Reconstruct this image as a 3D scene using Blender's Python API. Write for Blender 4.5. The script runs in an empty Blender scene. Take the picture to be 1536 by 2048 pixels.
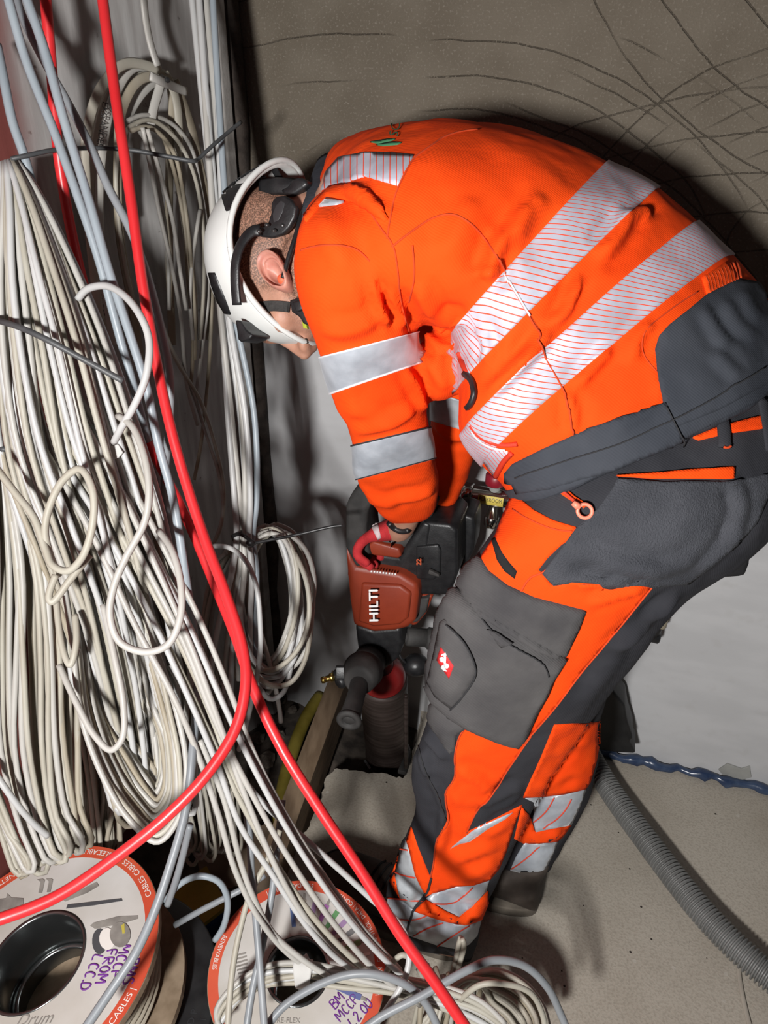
import bpy, bmesh, math, random
import numpy as np
from mathutils import Vector, Matrix, noise
from mathutils.bvhtree import BVHTree
from mathutils.geometry import delaunay_2d_cdt

SC = bpy.context.scene
COL = SC.collection
# ------------------------------------------------------------------ camera
CAM = Vector((0.0, 0.0, 1.45))
PITCH, ROLL, FPX = math.radians(30.0), math.radians(1.0), 1479.0
RM = (Matrix.Rotation(math.pi/2 - PITCH, 3, 'X') @ Matrix.Rotation(ROLL, 3, 'Z'))
cd = bpy.data.cameras.new('camera'); co = bpy.data.objects.new('camera', cd); COL.objects.link(co)
co.matrix_world = Matrix.Translation(CAM) @ RM.to_4x4()
cd.sensor_fit = 'VERTICAL'; cd.sensor_height = 24.0
cd.lens = FPX / 2048.0 * 24.0
cd.clip_start = 0.02
SC.camera = co
# ------------------------------------------------------------------ world, lights, exposure
w = bpy.data.worlds.new('world'); SC.world = w; w.use_nodes = True
w.node_tree.nodes['Background'].inputs[0].default_value = (0.75, 0.78, 0.9, 1)
w.node_tree.nodes['Background'].inputs[1].default_value = 0.035
def area(name, loc, target, size, power, color):
    l = bpy.data.lights.new(name, 'AREA'); l.energy = power; l.size = size; l.color = color; l.shape = 'DISK'
    o = bpy.data.objects.new(name, l); COL.objects.link(o); o.location = loc
    o.rotation_euler = (Vector(target) - Vector(loc)).to_track_quat('-Z', 'Y').to_euler()
    return o
area('work_lamp', (-0.39, -0.52, 1.385), (0.12, 1.1, 0.80), 0.14, 44.0, (1.0, 0.985, 0.97))
SC.view_settings.view_transform = 'Standard'
SC.view_settings.look = 'None'
SC.view_settings.gamma = 1.0
SC.view_settings.exposure = 0.0
SC.view_settings.use_curve_mapping = False

# ------------------------------------------------------------------ pixel / world helpers (1536 x 2048 frame)
def ray(x, y):
    return RM @ Vector(((x - 768.0)/FPX, -(y - 1024.0)/FPX, -1.0))
def P(x, y, z): return CAM + ray(x, y)*z
def on_plane(x, y, p0, n, off=0.0):
    d = ray(x, y); n = Vector(n)
    return CAM + d*(((Vector(p0) - CAM).dot(n))/d.dot(n)) + n*off
def G(x, y, h=0.0): return on_plane(x, y, (0, 0, h), (0, 0, 1))
RMI = np.array(RM.transposed())
def project(V):
    c = (np.asarray(V) - np.array(CAM)) @ RMI.T
    z = -c[:, 2]
    return c[:, 0]/z*FPX + 768, -c[:, 1]/z*FPX + 1024, z
def zp(ox, oy, s, pts): return [(ox + a/s, oy + b/s) for a, b in pts]

# ------------------------------------------------------------------ object helpers
WLOC = {}
def setp(o, label=None, cat=None, group=None, kind=None):
    if label: o['label'] = label
    if cat: o['category'] = cat
    if group: o['group'] = group
    if kind: o['kind'] = kind
    return o
def thing(name, loc, label, cat, group=None):
    o = bpy.data.objects.new(name, None); o.empty_display_size = 0.05; COL.objects.link(o)
    o.location = loc; WLOC[o.name] = Vector(loc)
    return setp(o, label, cat, group)
def obj(name, V, F, m, parent=None, smooth=True, uv=None, label=None, cat=None, group=None, kind=None, origin=None):
    V = np.asarray([tuple(v) for v in V], dtype=float) if not isinstance(V, np.ndarray) else V
    if parent is not None: L = WLOC[parent.name]
    elif origin is not None: L = Vector(origin)
    else: L = Vector((V[:, 0].mean(), V[:, 1].mean(), V[:, 2].min()))
    me = bpy.data.meshes.new(name)
    me.from_pydata((V - np.array(L)).tolist(), [], [tuple(int(i) for i in f) for f in F])
    if m is not None:
        for mm in (m if isinstance(m, (list, tuple)) else [m]): me.materials.append(mm)
    if smooth: me.polygons.foreach_set('use_smooth', [True]*len(me.polygons))
    if uv is not None:
        ul = me.uv_layers.new(name='UVMap')
        idx = np.zeros(len(me.loops), dtype=np.int32); me.loops.foreach_get('vertex_index', idx)
        ul.data.foreach_set('uv', np.asarray(uv, dtype=np.float32)[idx].ravel())
    me.update()
    o = bpy.data.objects.new(name, me); COL.objects.link(o)
    if parent is not None:
        o.parent = parent; o.location = (0, 0, 0)
    else: o.location = L
    WLOC[o.name] = L
    return setp(o, label, cat, group, kind)
def merge(parts):
    V, F, n = [], [], 0
    for v, f in parts:
        v = [tuple(p) for p in v]
        V += v; F += [tuple(i + n for i in q) for q in f]; n += len(v)
    return np.array(V, dtype=float), F

# ------------------------------------------------------------------ shapes (all return verts, faces in world space)
def catmull(pts, n):
    p = np.asarray([tuple(q) for q in pts], dtype=float)
    if len(p) < 3:
        t = np.linspace(0, 1, n)[:, None]; return p[0]*(1 - t) + p[-1]*t
    d = np.maximum(np.linalg.norm(np.diff(p[:, :3], axis=0), axis=1), 1e-6)
    s = np.concatenate([[0], np.cumsum(d**0.5)])
    m = np.zeros_like(p)
    m[1:-1] = ((p[1:-1]-p[:-2])/(s[1:-1]-s[:-2])[:, None]*(s[2:]-s[1:-1])[:, None] + (p[2:]-p[1:-1])/(s[2:]-s[1:-1])[:, None]*(s[1:-1]-s[:-2])[:, None])/(s[2:]-s[:-2])[:, None]
    m[0] = (p[1]-p[0])/(s[1]-s[0])*1.5 - 0.5*m[1]; m[-1] = (p[-1]-p[-2])/(s[-1]-s[-2])*1.5 - 0.5*m[-2]
    t = np.linspace(0, s[-1], n); i = np.clip(np.searchsorted(s, t, side='right') - 1, 0, len(p) - 2)
    h = (s[i+1]-s[i]); u = ((t - s[i])/h)[:, None]; h = h[:, None]
    return (2*u**3-3*u**2+1)*p[i] + (u**3-2*u**2+u)*h*m[i] + (-2*u**3+3*u**2)*p[i+1] + (u**3-u**2)*h*m[i+1]
def tube_raw(p, r, sides=8, flat=None, caps=True):
    """p: (n,3) points; r scalar or (n,); flat=(a,b,normal): flattened cross section"""
    p = np.asarray(p, dtype=float); n = len(p); r = np.broadcast_to(np.asarray(r, dtype=float), (n,))
    T = np.gradient(p, axis=0); T /= np.maximum(np.linalg.norm(T, axis=1), 1e-9)[:, None]
    up = np.array((0.13, -0.9, 0.41)) if flat is None else np.array(flat[2], dtype=float)
    V = np.zeros((n, sides, 3)); N = up - T[0]*up.dot(T[0]); N /= np.linalg.norm(N)
    a = np.linspace(0, 2*math.pi, sides, endpoint=False); fa, fb = (1, 1) if flat is None else flat[:2]
    for i in range(n):
        if flat is not None: N = up
        N = N - T[i]*N.dot(T[i]); N = N/max(np.linalg.norm(N), 1e-9); B = np.cross(T[i], N)
        V[i] = p[i] + r[i]*(np.cos(a)[:, None]*N*fa + np.sin(a)[:, None]*B*fb)
    F = [(i*sides + j, i*sides + (j+1) % sides, (i+1)*sides + (j+1) % sides, (i+1)*sides + j) for i in range(n-1) for j in range(sides)]
    if caps: F += [tuple(range(sides))[::-1], tuple((n-1)*sides + j for j in range(sides))]
    return V.reshape(-1, 3), F
def tube(pts, r, n=None, sides=8, flat=None):
    n = n or max(6, len(pts)*5)
    return tube_raw(catmull([tuple(q) for q in pts], n), r, sides, flat)
def tube_px(pts, r, n=None, sides=8, flat=None):
    """pts (x, y, depth) in frame pixels; smoothed, then placed in the room"""
    n = n or max(8, len(pts)*6)
    c = catmull(pts, n)
    return tube_raw(np.array([tuple(P(*q)) for q in c]), r, sides, flat)
def lathe(c, axis, prof, n=32, xref=None):
    """prof: list of (radius, height) along axis from c"""
    ax = Vector(axis).normalized(); x = ax.orthogonal().normalized() if xref is None else (Vector(xref) - ax*Vector(xref).dot(ax)).normalized()
    y = ax.cross(x); V, F = [], []
    for r, h in prof:
        for k in range(n):
            a = 2*math.pi*k/n
            V.append(Vector(c) + ax*h + (x*math.cos(a) + y*math.sin(a))*max(r, 1e-5))
    for i in range(len(prof)-1):
        for k in range(n): F.append((i*n+k, i*n+(k+1) % n, (i+1)*n+(k+1) % n, (i+1)*n+k))
    return V, F
def cyl(a, b, r0, r1=None, n=20, bev=0.0):
    a, b = Vector(a), Vector(b); L = (b-a).length; r1 = r0 if r1 is None else r1
    bv = min(bev, L*0.4)
    return lathe(a, b-a, [(0, 0), (r0-bv, 0), (r0, bv), (r1, L-bv), (r1-bv, L), (0, L)], n)
def ellipsoid(c, r, R=None, n=24, m=16):
    V, F = [], []
    R = R or Matrix.Identity(3)
    for i in range(m+1):
        t = math.pi*i/m
        for k in range(n):
            a = 2*math.pi*k/n
            V.append(Vector(c) + R @ Vector((r[0]*math.sin(t)*math.cos(a), r[1]*math.sin(t)*math.sin(a), r[2]*math.cos(t))))
    for i in range(m):
        for k in range(n): F.append((i*n+k, (i+1)*n+k, (i+1)*n+(k+1) % n, i*n+(k+1) % n))
    return V, F
def prism(poly, vec, bev=0.0, seg=2):
    """poly: 3D planar polygon (front face), vec: extrusion; bevelled all round"""
    bm = bmesh.new(); vs = [bm.verts.new(tuple(p)) for p in poly]
    f = bm.faces.new(vs); r = bmesh.ops.extrude_face_region(bm, geom=[f])
    bmesh.ops.translate(bm, vec=Vector(vec), verts=[v for v in r['geom'] if isinstance(v, bmesh.types.BMVert)])
    bmesh.ops.recalc_face_normals(bm, faces=bm.faces)
    if bev > 0: bmesh.ops.bevel(bm, geom=list(bm.edges), offset=bev, segments=seg, affect='EDGES', profile=0.6, clamp_overlap=True)
    bm.verts.ensure_lookup_table(); V = [v.co.copy() for v in bm.verts]; F = [tuple(v.index for v in q.verts) for q in bm.faces]
    bm.verts.index_update(); F = [tuple(v.index for v in q.verts) for q in bm.faces]; bm.free()
    return V, F
def prism_px(poly, z, thick, bev=0.004, d=None):
    d = Vector(d) if d is not None else AWAY
    pl0 = P(sum(p[0] for p in poly)/len(poly), sum(p[1] for p in poly)/len(poly), z)
    return prism([on_plane(x, y, pl0, d) for x, y in poly], d*thick, bev)
def box(c, ex, ey, ez, bev=0.0):
    c, ex, ey, ez = Vector(c), Vector(ex), Vector(ey), Vector(ez)
    return prism([c-ex-ey-ez, c+ex-ey-ez, c+ex+ey-ez, c-ex+ey-ez], ez*2, bev)

class Loft:
    """rings: (centre, half axis a, half axis b, exponent); theta=0 at +a, pi/2 at +b"""
    def __init__(self, rings): self.R = np.array([[*c, *a, *b, e] for c, a, b, e in rings], dtype=float)
    def at(self, s):
        R = self.R; n = len(R); s = min(max(s, 0), n-1); i = min(int(s), n-2); u = s-i
        p = [R[max(i-1, 0)], R[i], R[i+1], R[min(i+2, n-1)]]
        return 0.5*((2*p[1]) + (-p[0]+p[2])*u + (2*p[0]-5*p[1]+4*p[2]-p[3])*u*u + (-p[0]+3*p[1]-3*p[2]+p[3])*u**3)
    def pt(self, s, th):
        q = self.at(s); c, sn = math.cos(th), math.sin(th); e = 2.0/q[9]
        return q[:3], q[:3] + q[3:6]*math.copysign(abs(c)**e, c) + q[6:9]*math.copysign(abs(sn)**e, sn)
    def mesh(self, ns, nt, s0=0, s1=None):
        s1 = len(self.R)-1 if s1 is None else s1
        V = [self.pt(s, 2*math.pi*k/nt)[1] for s in np.linspace(s0, s1, ns) for k in range(nt)]
        F = [(i*nt+k, i*nt+(k+1) % nt, (i+1)*nt+(k+1) % nt, (i+1)*nt+k) for i in range(ns-1) for k in range(nt)]
        F += [tuple(range(nt))[::-1], tuple((ns-1)*nt+k for k in range(nt))]
        return V, F
def ring_px(p0, p1, z, w, e=2.2, drift=(0, 0)):
    """ring seen edge-on between pixels p0, p1 at depth z; w half extent towards the viewer"""
    a = P(*p0, z); b = P(*p1, z); c = (a+b)/2; mx, my = (p0[0]+p1[0])/2, (p0[1]+p1[1])/2
    near = P(mx+drift[0], my+drift[1], z-w) - P(mx, my, z)
    return (c, (a-b)/2, near, e)

def remesh(parts, voxel, smooth=4):
    V, F = merge(parts)
    me = bpy.data.meshes.new('tmp'); me.from_pydata(V.tolist(), [], F); o = bpy.data.objects.new('tmp', me); COL.objects.link(o)
    bm = bmesh.new(); bm.from_mesh(me); bmesh.ops.recalc_face_normals(bm, faces=bm.faces); bm.to_mesh(me); bm.free()
    md = o.modifiers.new('r', 'REMESH'); md.mode = 'VOXEL'; md.voxel_size = voxel
    dg = bpy.context.evaluated_depsgraph_get(); e = o.evaluated_get(dg); m2 = e.to_mesh()
    n = len(m2.vertices); co_ = np.zeros(n*3); m2.vertices.foreach_get('co', co_); V2 = co_.reshape(-1, 3).copy()
    F2 = [tuple(p.vertices) for p in m2.polygons]; ed = np.zeros(len(m2.edges)*2, dtype=np.int32); m2.edges.foreach_get('vertices', ed); ed = ed.reshape(-1, 2)
    e.to_mesh_clear(); bpy.data.objects.remove(o); bpy.data.meshes.remove(me)
    return laplace(V2, ed, smooth), F2, ed
def laplace(V, ed, it):
    V = V.copy(); deg = np.bincount(ed.ravel(), minlength=len(V)).astype(float)
    for k in range(it):
        S = np.zeros_like(V)
        for c in range(3):
            S[:, c] = np.bincount(ed[:, 0], weights=V[ed[:, 1], c], minlength=len(V)) + np.bincount(ed[:, 1], weights=V[ed[:, 0], c], minlength=len(V))
        V += 0.6*(S/deg[:, None] - V)
    return V
def vnormals(V, F):
    q = np.array([(f[0], f[1], f[2], f[3] if len(f) > 3 else f[2]) for f in F])
    fn = np.cross(V[q[:, 2]]-V[q[:, 0]], V[q[:, 3]]-V[q[:, 1]]); N = np.zeros_like(V)
    for k in range(4):
        for c in range(3): N[:, c] += np.bincount(q[:, k], weights=fn[:, c], minlength=len(V))
    return N/np.maximum(np.linalg.norm(N, axis=1), 1e-12)[:, None]
def folds(V, F, lines, noise_amp=0.0, noise_scale=14.0):
    """cloth folds: each (pixel polyline, half width px, height m) raises a ridge and sinks its flanks"""
    N = vnormals(V, F); x, y, z = project(V); pp = np.stack([x, y], 1)
    view = np.array(CAM) - V; view /= np.linalg.norm(view, axis=1)[:, None]
    face = np.clip((N*view).sum(1)*3.0, 0, 1); D = np.zeros(len(V))
    for pl, wd, h in lines:
        c = catmull([(a, b, 0) for a, b in pl], 14)[:, :2]; best = np.full(len(V), 1e9); tt = np.zeros(len(V))
        for i in range(13):
            a, b = c[i], c[i+1]; ab = b-a; u = np.clip(((pp-a) @ ab)/max(ab @ ab, 1e-9), 0, 1)
            d = np.linalg.norm(pp - (a + u[:, None]*ab), axis=1); k = d < best
            best[k] = d[k]; tt[k] = ((i + u)/13)[k]
        tap = np.clip(np.minimum(tt, 1-tt)*5, 0.0, 1)
        D += h*tap*(np.exp(-(best/wd)**2) - 0.55*np.exp(-((best-1.9*wd)/wd)**2))*face
    if noise_amp:
        D += np.array([noise.fractal(Vector(v)*noise_scale, 1.0, 2.0, 3) for v in V])*noise_amp
    return V + N*D[:, None]
def bvh(V, F): return BVHTree.FromPolygons([Vector(v) for v in V], F)

def hit_px(tree, x, y, zguess):
    d = ray(x, y).normalized(); h = tree.ray_cast(CAM, d)
    if h[0] is not None: return h[0], h[1]
    best = None
    for z in np.linspace(zguess-.3, zguess+.5, 30):      # just past the silhouette: closest cloth to the line of sight
        q = tree.find_nearest(P(x, y, z), .25)
        if q[0] is not None and (best is None or q[3] < best[3]): best = q
    if best is None: best = tree.find_nearest(P(x, y, zguess))
    return best[0], best[1]
SUNK = {}
def sink(o, V, F, tree, depth=.006, inset=9):
    """let the cloth beneath sewn-on panels lie a little lower, so that no fold pokes through"""
    N = vnormals(V, F); x, y, z = project(V); g = np.stack([x, y], 1); m = np.zeros(len(V), bool)
    for bd in SUNK.get(id(tree), []):
        ins = np.zeros(len(g), bool); dist = np.full(len(g), 1e9)
        for i in range(len(bd)):
            p, q = bd[i], bd[(i+1) % len(bd)]
            c = ((p[1] > g[:, 1]) != (q[1] > g[:, 1])); t = (q[0]-p[0])*(g[:, 1]-p[1])/((q[1]-p[1]) or 1e-9) + p[0]
            ins ^= c & (g[:, 0] < t); dist = np.minimum(dist, np.linalg.norm(g-p, axis=1))
        m |= ins & (dist > inset)
    for i in np.nonzero(m)[0]:
        v = Vector(V[i]); h = tree.ray_cast(CAM, (v-CAM).normalized())
        if h[0] is None or (h[0]-v).length > .02: m[i] = False
    W = V - N*(m[:, None]*depth) - np.array(WLOC[o.name])
    o.data.vertices.foreach_set('co', W.ravel()); o.data.update()
def patch_px(name, poly, tree, m, parent, off=0.0015, step=11, zg=1.0, uvs=1.0, dome=0.0, label=None, smoothpoly=False):
    """a cloth panel cut to a traced outline and laid on the garment under it"""
    pl = np.array(poly, dtype=float)
    if smoothpoly: pl = catmull([(a, b, 0) for a, b in list(poly) + [poly[0]]], len(poly)*5)[:-1, :2]
    bd = []
    for i in range(len(pl)):
        a, b = pl[i], pl[(i+1) % len(pl)]; k = max(1, int(np.linalg.norm(b-a)/step))
        bd += [a + (b-a)*j/k for j in range(k)]
    nb = len(bd); bd = np.array(bd); SUNK.setdefault(id(tree), []).append(bd); xs = np.arange(bd[:, 0].min()+step/2, bd[:, 0].max(), step); ys = np.arange(bd[:, 1].min()+step/2, bd[:, 1].max(), step)
    gx, gy = np.meshgrid(xs, ys); g = np.stack([gx.ravel(), gy.ravel()], 1)
    ins = np.zeros(len(g), bool); dist = np.full(len(g), 1e9)
    for i in range(nb):
        a, b = bd[i], bd[(i+1) % nb]
        c = ((a[1] > g[:, 1]) != (b[1] > g[:, 1])); t = (b[0]-a[0])*(g[:, 1]-a[1])/((b[1]-a[1]) or 1e-9) + a[0]
        ins ^= c & (g[:, 0] < t)
        dist = np.minimum(dist, np.linalg.norm(g-a, axis=1))
    keep = ins & (dist > step*0.6); g = g[keep]; dist = dist[keep]
    pts = [Vector(p) for p in bd] + [Vector(p) for p in g]
    vo, eo, fo, ov, oe, of = delaunay_2d_cdt(pts, [], [list(range(nb))], 1, 1e-6)
    V, NN, UV = [], [], []
    for i, p in enumerate(vo):
        h, n = hit_px(tree, p.x, p.y, zg)
        if n.dot(h - CAM) > 0: n = -n
        src = ov[i][0] if ov[i] else 0
        dm = dome*min(1, dist[src-nb]/(step*2.5)) if src >= nb else 0
        V.append(h + n*(off + dm)); NN.append(n); UV.append((p.x/1000*uvs, p.y/1000*uvs))
    F = []
    for f in fo:
        a, b, c = [V[i] for i in f[:3]]
        F.append(tuple(f) if (b-a).cross(c-a).dot(NN[f[0]]) > 0 else tuple(f)[::-1])
    # rim down to the cloth beneath
    cnt = {}
    for f in F:
        for i in range(len(f)):
            cnt[(f[i], f[(i+1) % len(f)])] = 1
    n0 = len(V); low = {}
    for (a, b) in [e for e in cnt if (e[1], e[0]) not in cnt]:
        for q in (a, b):
            if q not in low: low[q] = len(V); V.append(V[q] - NN[q]*(off + 0.003)); UV.append(UV[q])
        F.append((b, a, low[a], low[b]))
    return obj(name, V, F, m, parent, uv=UV, label=label)
def line_px(name, pts, tree, m, parent, r=0.0009, n=40, lift=0.0003, zg=1.0, label=None):
    c = catmull([(a, b, 0) for a, b in pts], n); q = []
    for p in c:
        h, nn = hit_px(tree, p[0], p[1], zg); q.append(tuple(h + nn*lift))
    return obj(name, *tube_raw(q, r, 5), m, parent, label=label)
def wrap(name, loft, tree, s0, s1, m, parent, off=0.0028, nt=120, ns=16, th=(0, 2*math.pi), lim=1.5, label=None, s_fn=None, uvr=None):
    """a band laid round a garment between two sections of its loft"""
    V, UV = [], []; full = abs(th[1]-th[0]) > 6.28; arc = 0; cols = nt if full else nt+1
    prev = None
    ang = np.linspace(th[0], th[1], nt+1)[:cols]
    grid = []
    for k in range(cols):
        for i in range(ns+1):
            s = s0 + (s1-s0)*i/ns
            if s_fn: s = s_fn(s, ang[k])
            c, p = loft.pt(s, ang[k]); c = Vector(c); p = Vector(p); d = p-c; L = d.length
            h = tree.ray_cast(c, d.normalized())
            q = h[0] if (h[0] is not None and h[3] < lim*L) else p
            grid.append(q + d.normalized()*off)
    W = ns+1
    for k in range(cols):
        mid = grid[k*W + ns//2]
        if prev is not None: arc += (mid-prev).length
        prev = mid
        wid = 0
        for i in range(W):
            if i: wid += (grid[k*W+i]-grid[k*W+i-1]).length
            V.append(grid[k*W+i]); UV.append((arc, wid))
    F = []
    kk = cols if full else cols-1
    for k in range(kk):
        for i in range(ns):
            a = k*W+i; b = ((k+1) % cols)*W+i
            F.append((a, b, b+1, a+1))
    n0 = len(V)
    for k in range(cols):      # rims
        for i in (0, ns):
            c, p = loft.pt(s0 + (s1-s0)*i/ns, ang[k]); V.append(V[k*W+i] - (Vector(p)-Vector(c)).normalized()*(off+0.003)); UV.append(UV[k*W+i])
    for k in range(kk):
        k2 = (k+1) % cols
        F.append((k2*W, k*W, n0+2*k, n0+2*k2)); F.append((k*W+ns, k2*W+ns, n0+2*k2+1, n0+2*k+1))
    return obj(name, V, F, m, parent, uv=UV, label=label)

FONT = None
def text_raw(s, size, shear=0.0, ext=0.0):
    c = bpy.data.curves.new('t', 'FONT'); c.body = s; c.size = size; c.shear = shear; c.extrude = ext; c.align_x = 'CENTER'; c.align_y = 'CENTER'; c.resolution_u = 3
    o = bpy.data.objects.new('t', c); COL.objects.link(o); dg = bpy.context.evaluated_depsgraph_get(); e = o.evaluated_get(dg); m = e.to_mesh()
    V = np.array([tuple(v.co) for v in m.vertices]) if len(m.vertices) else np.zeros((0, 3)); F = [tuple(p.vertices) for p in m.polygons]
    e.to_mesh_clear(); bpy.data.objects.remove(o); bpy.data.curves.remove(c)
    return V, F
def text(s, size, o, xd, yd, shear=0.0, bold=0.0, sx=1.0):
    V, F = text_raw(s, size, shear); xd = Vector(xd).normalized(); yd = Vector(yd); yd = (yd - xd*yd.dot(xd)).normalized(); n = xd.cross(yd)
    return [Vector(o) + xd*(v[0]*sx) + yd*v[1] + n*v[2] for v in V], F
def ring_text(s, size, c, n, x, r, ang, sx=1.0):
    """lettering bent round a disc; ang = angle of its middle"""
    V, F = text_raw(s, size); n = Vector(n).normalized(); x = (Vector(x) - n*Vector(x).dot(n)).normalized(); y = n.cross(x); out = []
    for v in V:
        a = ang + v[0]*sx/r; rr = r - v[1]      # letter tops point to the hub, so the rim reads from outside
        out.append(Vector(c) + (x*math.cos(a) + y*math.sin(a))*rr)
    return out, F

# ------------------------------------------------------------------ materials
MATS = {}
def mat(name, c1, c2=None, rough=0.6, metal=0.0, scale=20.0, detail=4.0, bump=0.0, bscale=None, lo=0.35, hi=0.65, spec=0.5, coord='Object', stretch=None, extra=None):
    m = bpy.data.materials.new(name); m.use_nodes = True; nt = m.node_tree; b = nt.nodes['Principled BSDF']
    b.inputs['Roughness'].default_value = rough; b.inputs['Metallic'].default_value = metal; b.inputs['Specular IOR Level'].default_value = spec
    tc = nt.nodes.new('ShaderNodeTexCoord'); src = tc.outputs[coord]
    if stretch:
        mp = nt.nodes.new('ShaderNodeMapping'); mp.inputs['Scale'].default_value = stretch; nt.links.new(src, mp.inputs[0]); src = mp.outputs[0]
    ns = nt.nodes.new('ShaderNodeTexNoise'); ns.inputs['Scale'].default_value = scale; ns.inputs['Detail'].default_value = detail; nt.links.new(src, ns.inputs['Vector'])
    rp = nt.nodes.new('ShaderNodeValToRGB'); rp.color_ramp.elements[0].position = lo; rp.color_ramp.elements[1].position = hi
    rp.color_ramp.elements[0].color = (*c1, 1); rp.color_ramp.elements[1].color = (*(c2 or c1), 1)
    nt.links.new(ns.outputs['Fac'], rp.inputs[0]); nt.links.new(rp.outputs[0], b.inputs['Base Color'])
    if bump:
        n2 = nt.nodes.new('ShaderNodeTexNoise'); n2.inputs['Scale'].default_value = bscale or scale*6; n2.inputs['Detail'].default_value = 3; nt.links.new(src, n2.inputs['Vector'])
        bp = nt.nodes.new('ShaderNodeBump'); bp.inputs['Strength'].default_value = bump; bp.inputs['Distance'].default_value = 0.002
        nt.links.new(n2.outputs['Fac'], bp.inputs['Height']); nt.links.new(bp.outputs[0], b.inputs['Normal'])
    MATS[name] = m
    if extra: extra(nt, b, tc, rp)
    return m
def nd(nt, t, **kw):
    n = nt.nodes.new(t)
    for k, v in kw.items(): setattr(n, k, v)
    return n
def math_(nt, op, a, b=None, c=None):
    n = nt.nodes.new('ShaderNodeMath'); n.operation = op
    for i, v in enumerate((a, b, c)):
        if v is None: continue
        if isinstance(v, (int, float)): n.inputs[i].default_value = v
        else: nt.links.new(v, n.inputs[i])
    return n.outputs[0]
def mixc(nt, f, a, b):
    n = nt.nodes.new('ShaderNodeMix'); n.data_type = 'RGBA'
    for i, v in ((0, f), (6, a), (7, b)):
        if isinstance(v, (int, float)): n.inputs[i].default_value = v
        elif isinstance(v, tuple): n.inputs[i].default_value = (*v, 1)
        else: nt.links.new(v, n.inputs[i])
    return n.outputs[2]
def sstep(nt, v, a, b):
    n = nt.nodes.new('ShaderNodeMapRange'); n.interpolation_type = 'SMOOTHSTEP'; nt.links.new(v, n.inputs[0])
    n.inputs[1].default_value = a; n.inputs[2].default_value = b; return n.outputs[0]
def weave(nt, b, tc, rp, freq=900.0, st=0.25):
    """fine twill relief"""
    wv = nd(nt, 'ShaderNodeTexWave', wave_type='BANDS', bands_direction='DIAGONAL'); wv.inputs['Scale'].default_value = freq/6.28; nt.links.new(tc.outputs['Object'], wv.inputs[0])
    ns = nd(nt, 'ShaderNodeTexNoise'); ns.inputs['Scale'].default_value = 700; nt.links.new(tc.outputs['Object'], ns.inputs[0])
    bp = nd(nt, 'ShaderNodeBump'); bp.inputs['Strength'].default_value = st; bp.inputs['Distance'].default_value = 0.0006
    nt.links.new(math_(nt, 'ADD', wv.outputs['Fac'], ns.outputs['Fac']), bp.inputs['Height'])
    n3 = nd(nt, 'ShaderNodeTexNoise'); n3.inputs['Scale'].default_value = 26; n3.inputs['Detail'].default_value = 3; nt.links.new(tc.outputs['Object'], n3.inputs[0])
    b2 = nd(nt, 'ShaderNodeBump'); b2.inputs['Strength'].default_value = 0.35; b2.inputs['Distance'].default_value = 0.006
    nt.links.new(n3.outputs['Fac'], b2.inputs['Height']); nt.links.new(b2.outputs[0], bp.inputs['Normal'])
    nt.links.new(bp.outputs[0], b.inputs['Normal'])
ORANGE = mat('hi_vis_orange', (0.78, 0.054, 0.003), (0.83, 0.066, 0.004), rough=0.85, scale=9, spec=0.15, extra=weave)
CHARC = mat('charcoal_fabric', (0.023, 0.0235, 0.028), (0.034, 0.034, 0.039), rough=0.9, scale=12, spec=0.15, extra=weave)
DUSTY = mat('dusty_grey_fabric', (0.047, 0.045, 0.047), (0.088, 0.084, 0.083), rough=0.92, scale=9, detail=6, spec=0.12, extra=weave)
NAVYG = mat('blue_grey_fabric', (0.032, 0.036, 0.045), (0.048, 0.052, 0.062), rough=0.9, scale=9, spec=0.15, extra=weave)
BLACKF = mat('black_fabric', (0.008, 0.008, 0.009), (0.018, 0.017, 0.017), rough=0.9, scale=30, spec=0.2)
SEAM = mat('seam_thread', (0.50, 0.045, 0.003), rough=0.9)
SEAMD = mat('dark_seam_thread', (0.02, 0.02, 0.022), rough=0.9)
PIPING = mat('silver_piping', (0.7, 0.7, 0.72), rough=0.5)
REFLINE = mat('red_piping', (0.6, 0.05, 0.02), rough=0.8)
def silver_x(nt, b, tc, rp): b.inputs['Sheen Weight'].default_value = 0.2
SILVER = mat('reflective_tape', (0.29, 0.32, 0.36), (0.45, 0.49, 0.54), rough=0.42, metal=0.15, scale=26, detail=5, bump=0.3, bscale=60, extra=silver_x)
SILVERD = mat('worn_reflective_tape', (0.24, 0.26, 0.28), (0.42, 0.45, 0.47), rough=0.5, metal=0.15, scale=22, detail=5, bump=0.3, bscale=60)
def seg_tape(name, pitch, width, skew, c1=(0.33, 0.33, 0.38), c2=(0.50, 0.51, 0.59)):
    def ex(nt, b, tc, rp):
        uv = nd(nt, 'ShaderNodeSeparateXYZ'); nt.links.new(tc.outputs['UV'], uv.inputs[0])
        f = math_(nt, 'FRACT', math_(nt, 'DIVIDE', math_(nt, 'ADD', uv.outputs[0], math_(nt, 'MULTIPLY', uv.outputs[1], skew)), pitch))
        k = math_(nt, 'LESS_THAN', f, width)
        nt.links.new(mixc(nt, k, rp.outputs[0], (0.72, 0.05, 0.01)), b.inputs['Base Color'])
        nt.links.new(math_(nt, 'MULTIPLY', math_(nt, 'SUBTRACT', 1.0, k), 0.06), b.inputs['Metallic'])
    return mat(name, c1, c2, rough=0.6, metal=0.0, scale=16, detail=5, bump=0.2, bscale=50, extra=ex)
SEGTAPE = seg_tape('segmented_reflective_tape', 0.0080, 0.17, -0.85)
SEGYOKE = seg_tape('segmented_yoke_tape', 0.013, 0.14, 0.0)   # uv of traced panels is frame pixels / 1000
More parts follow.
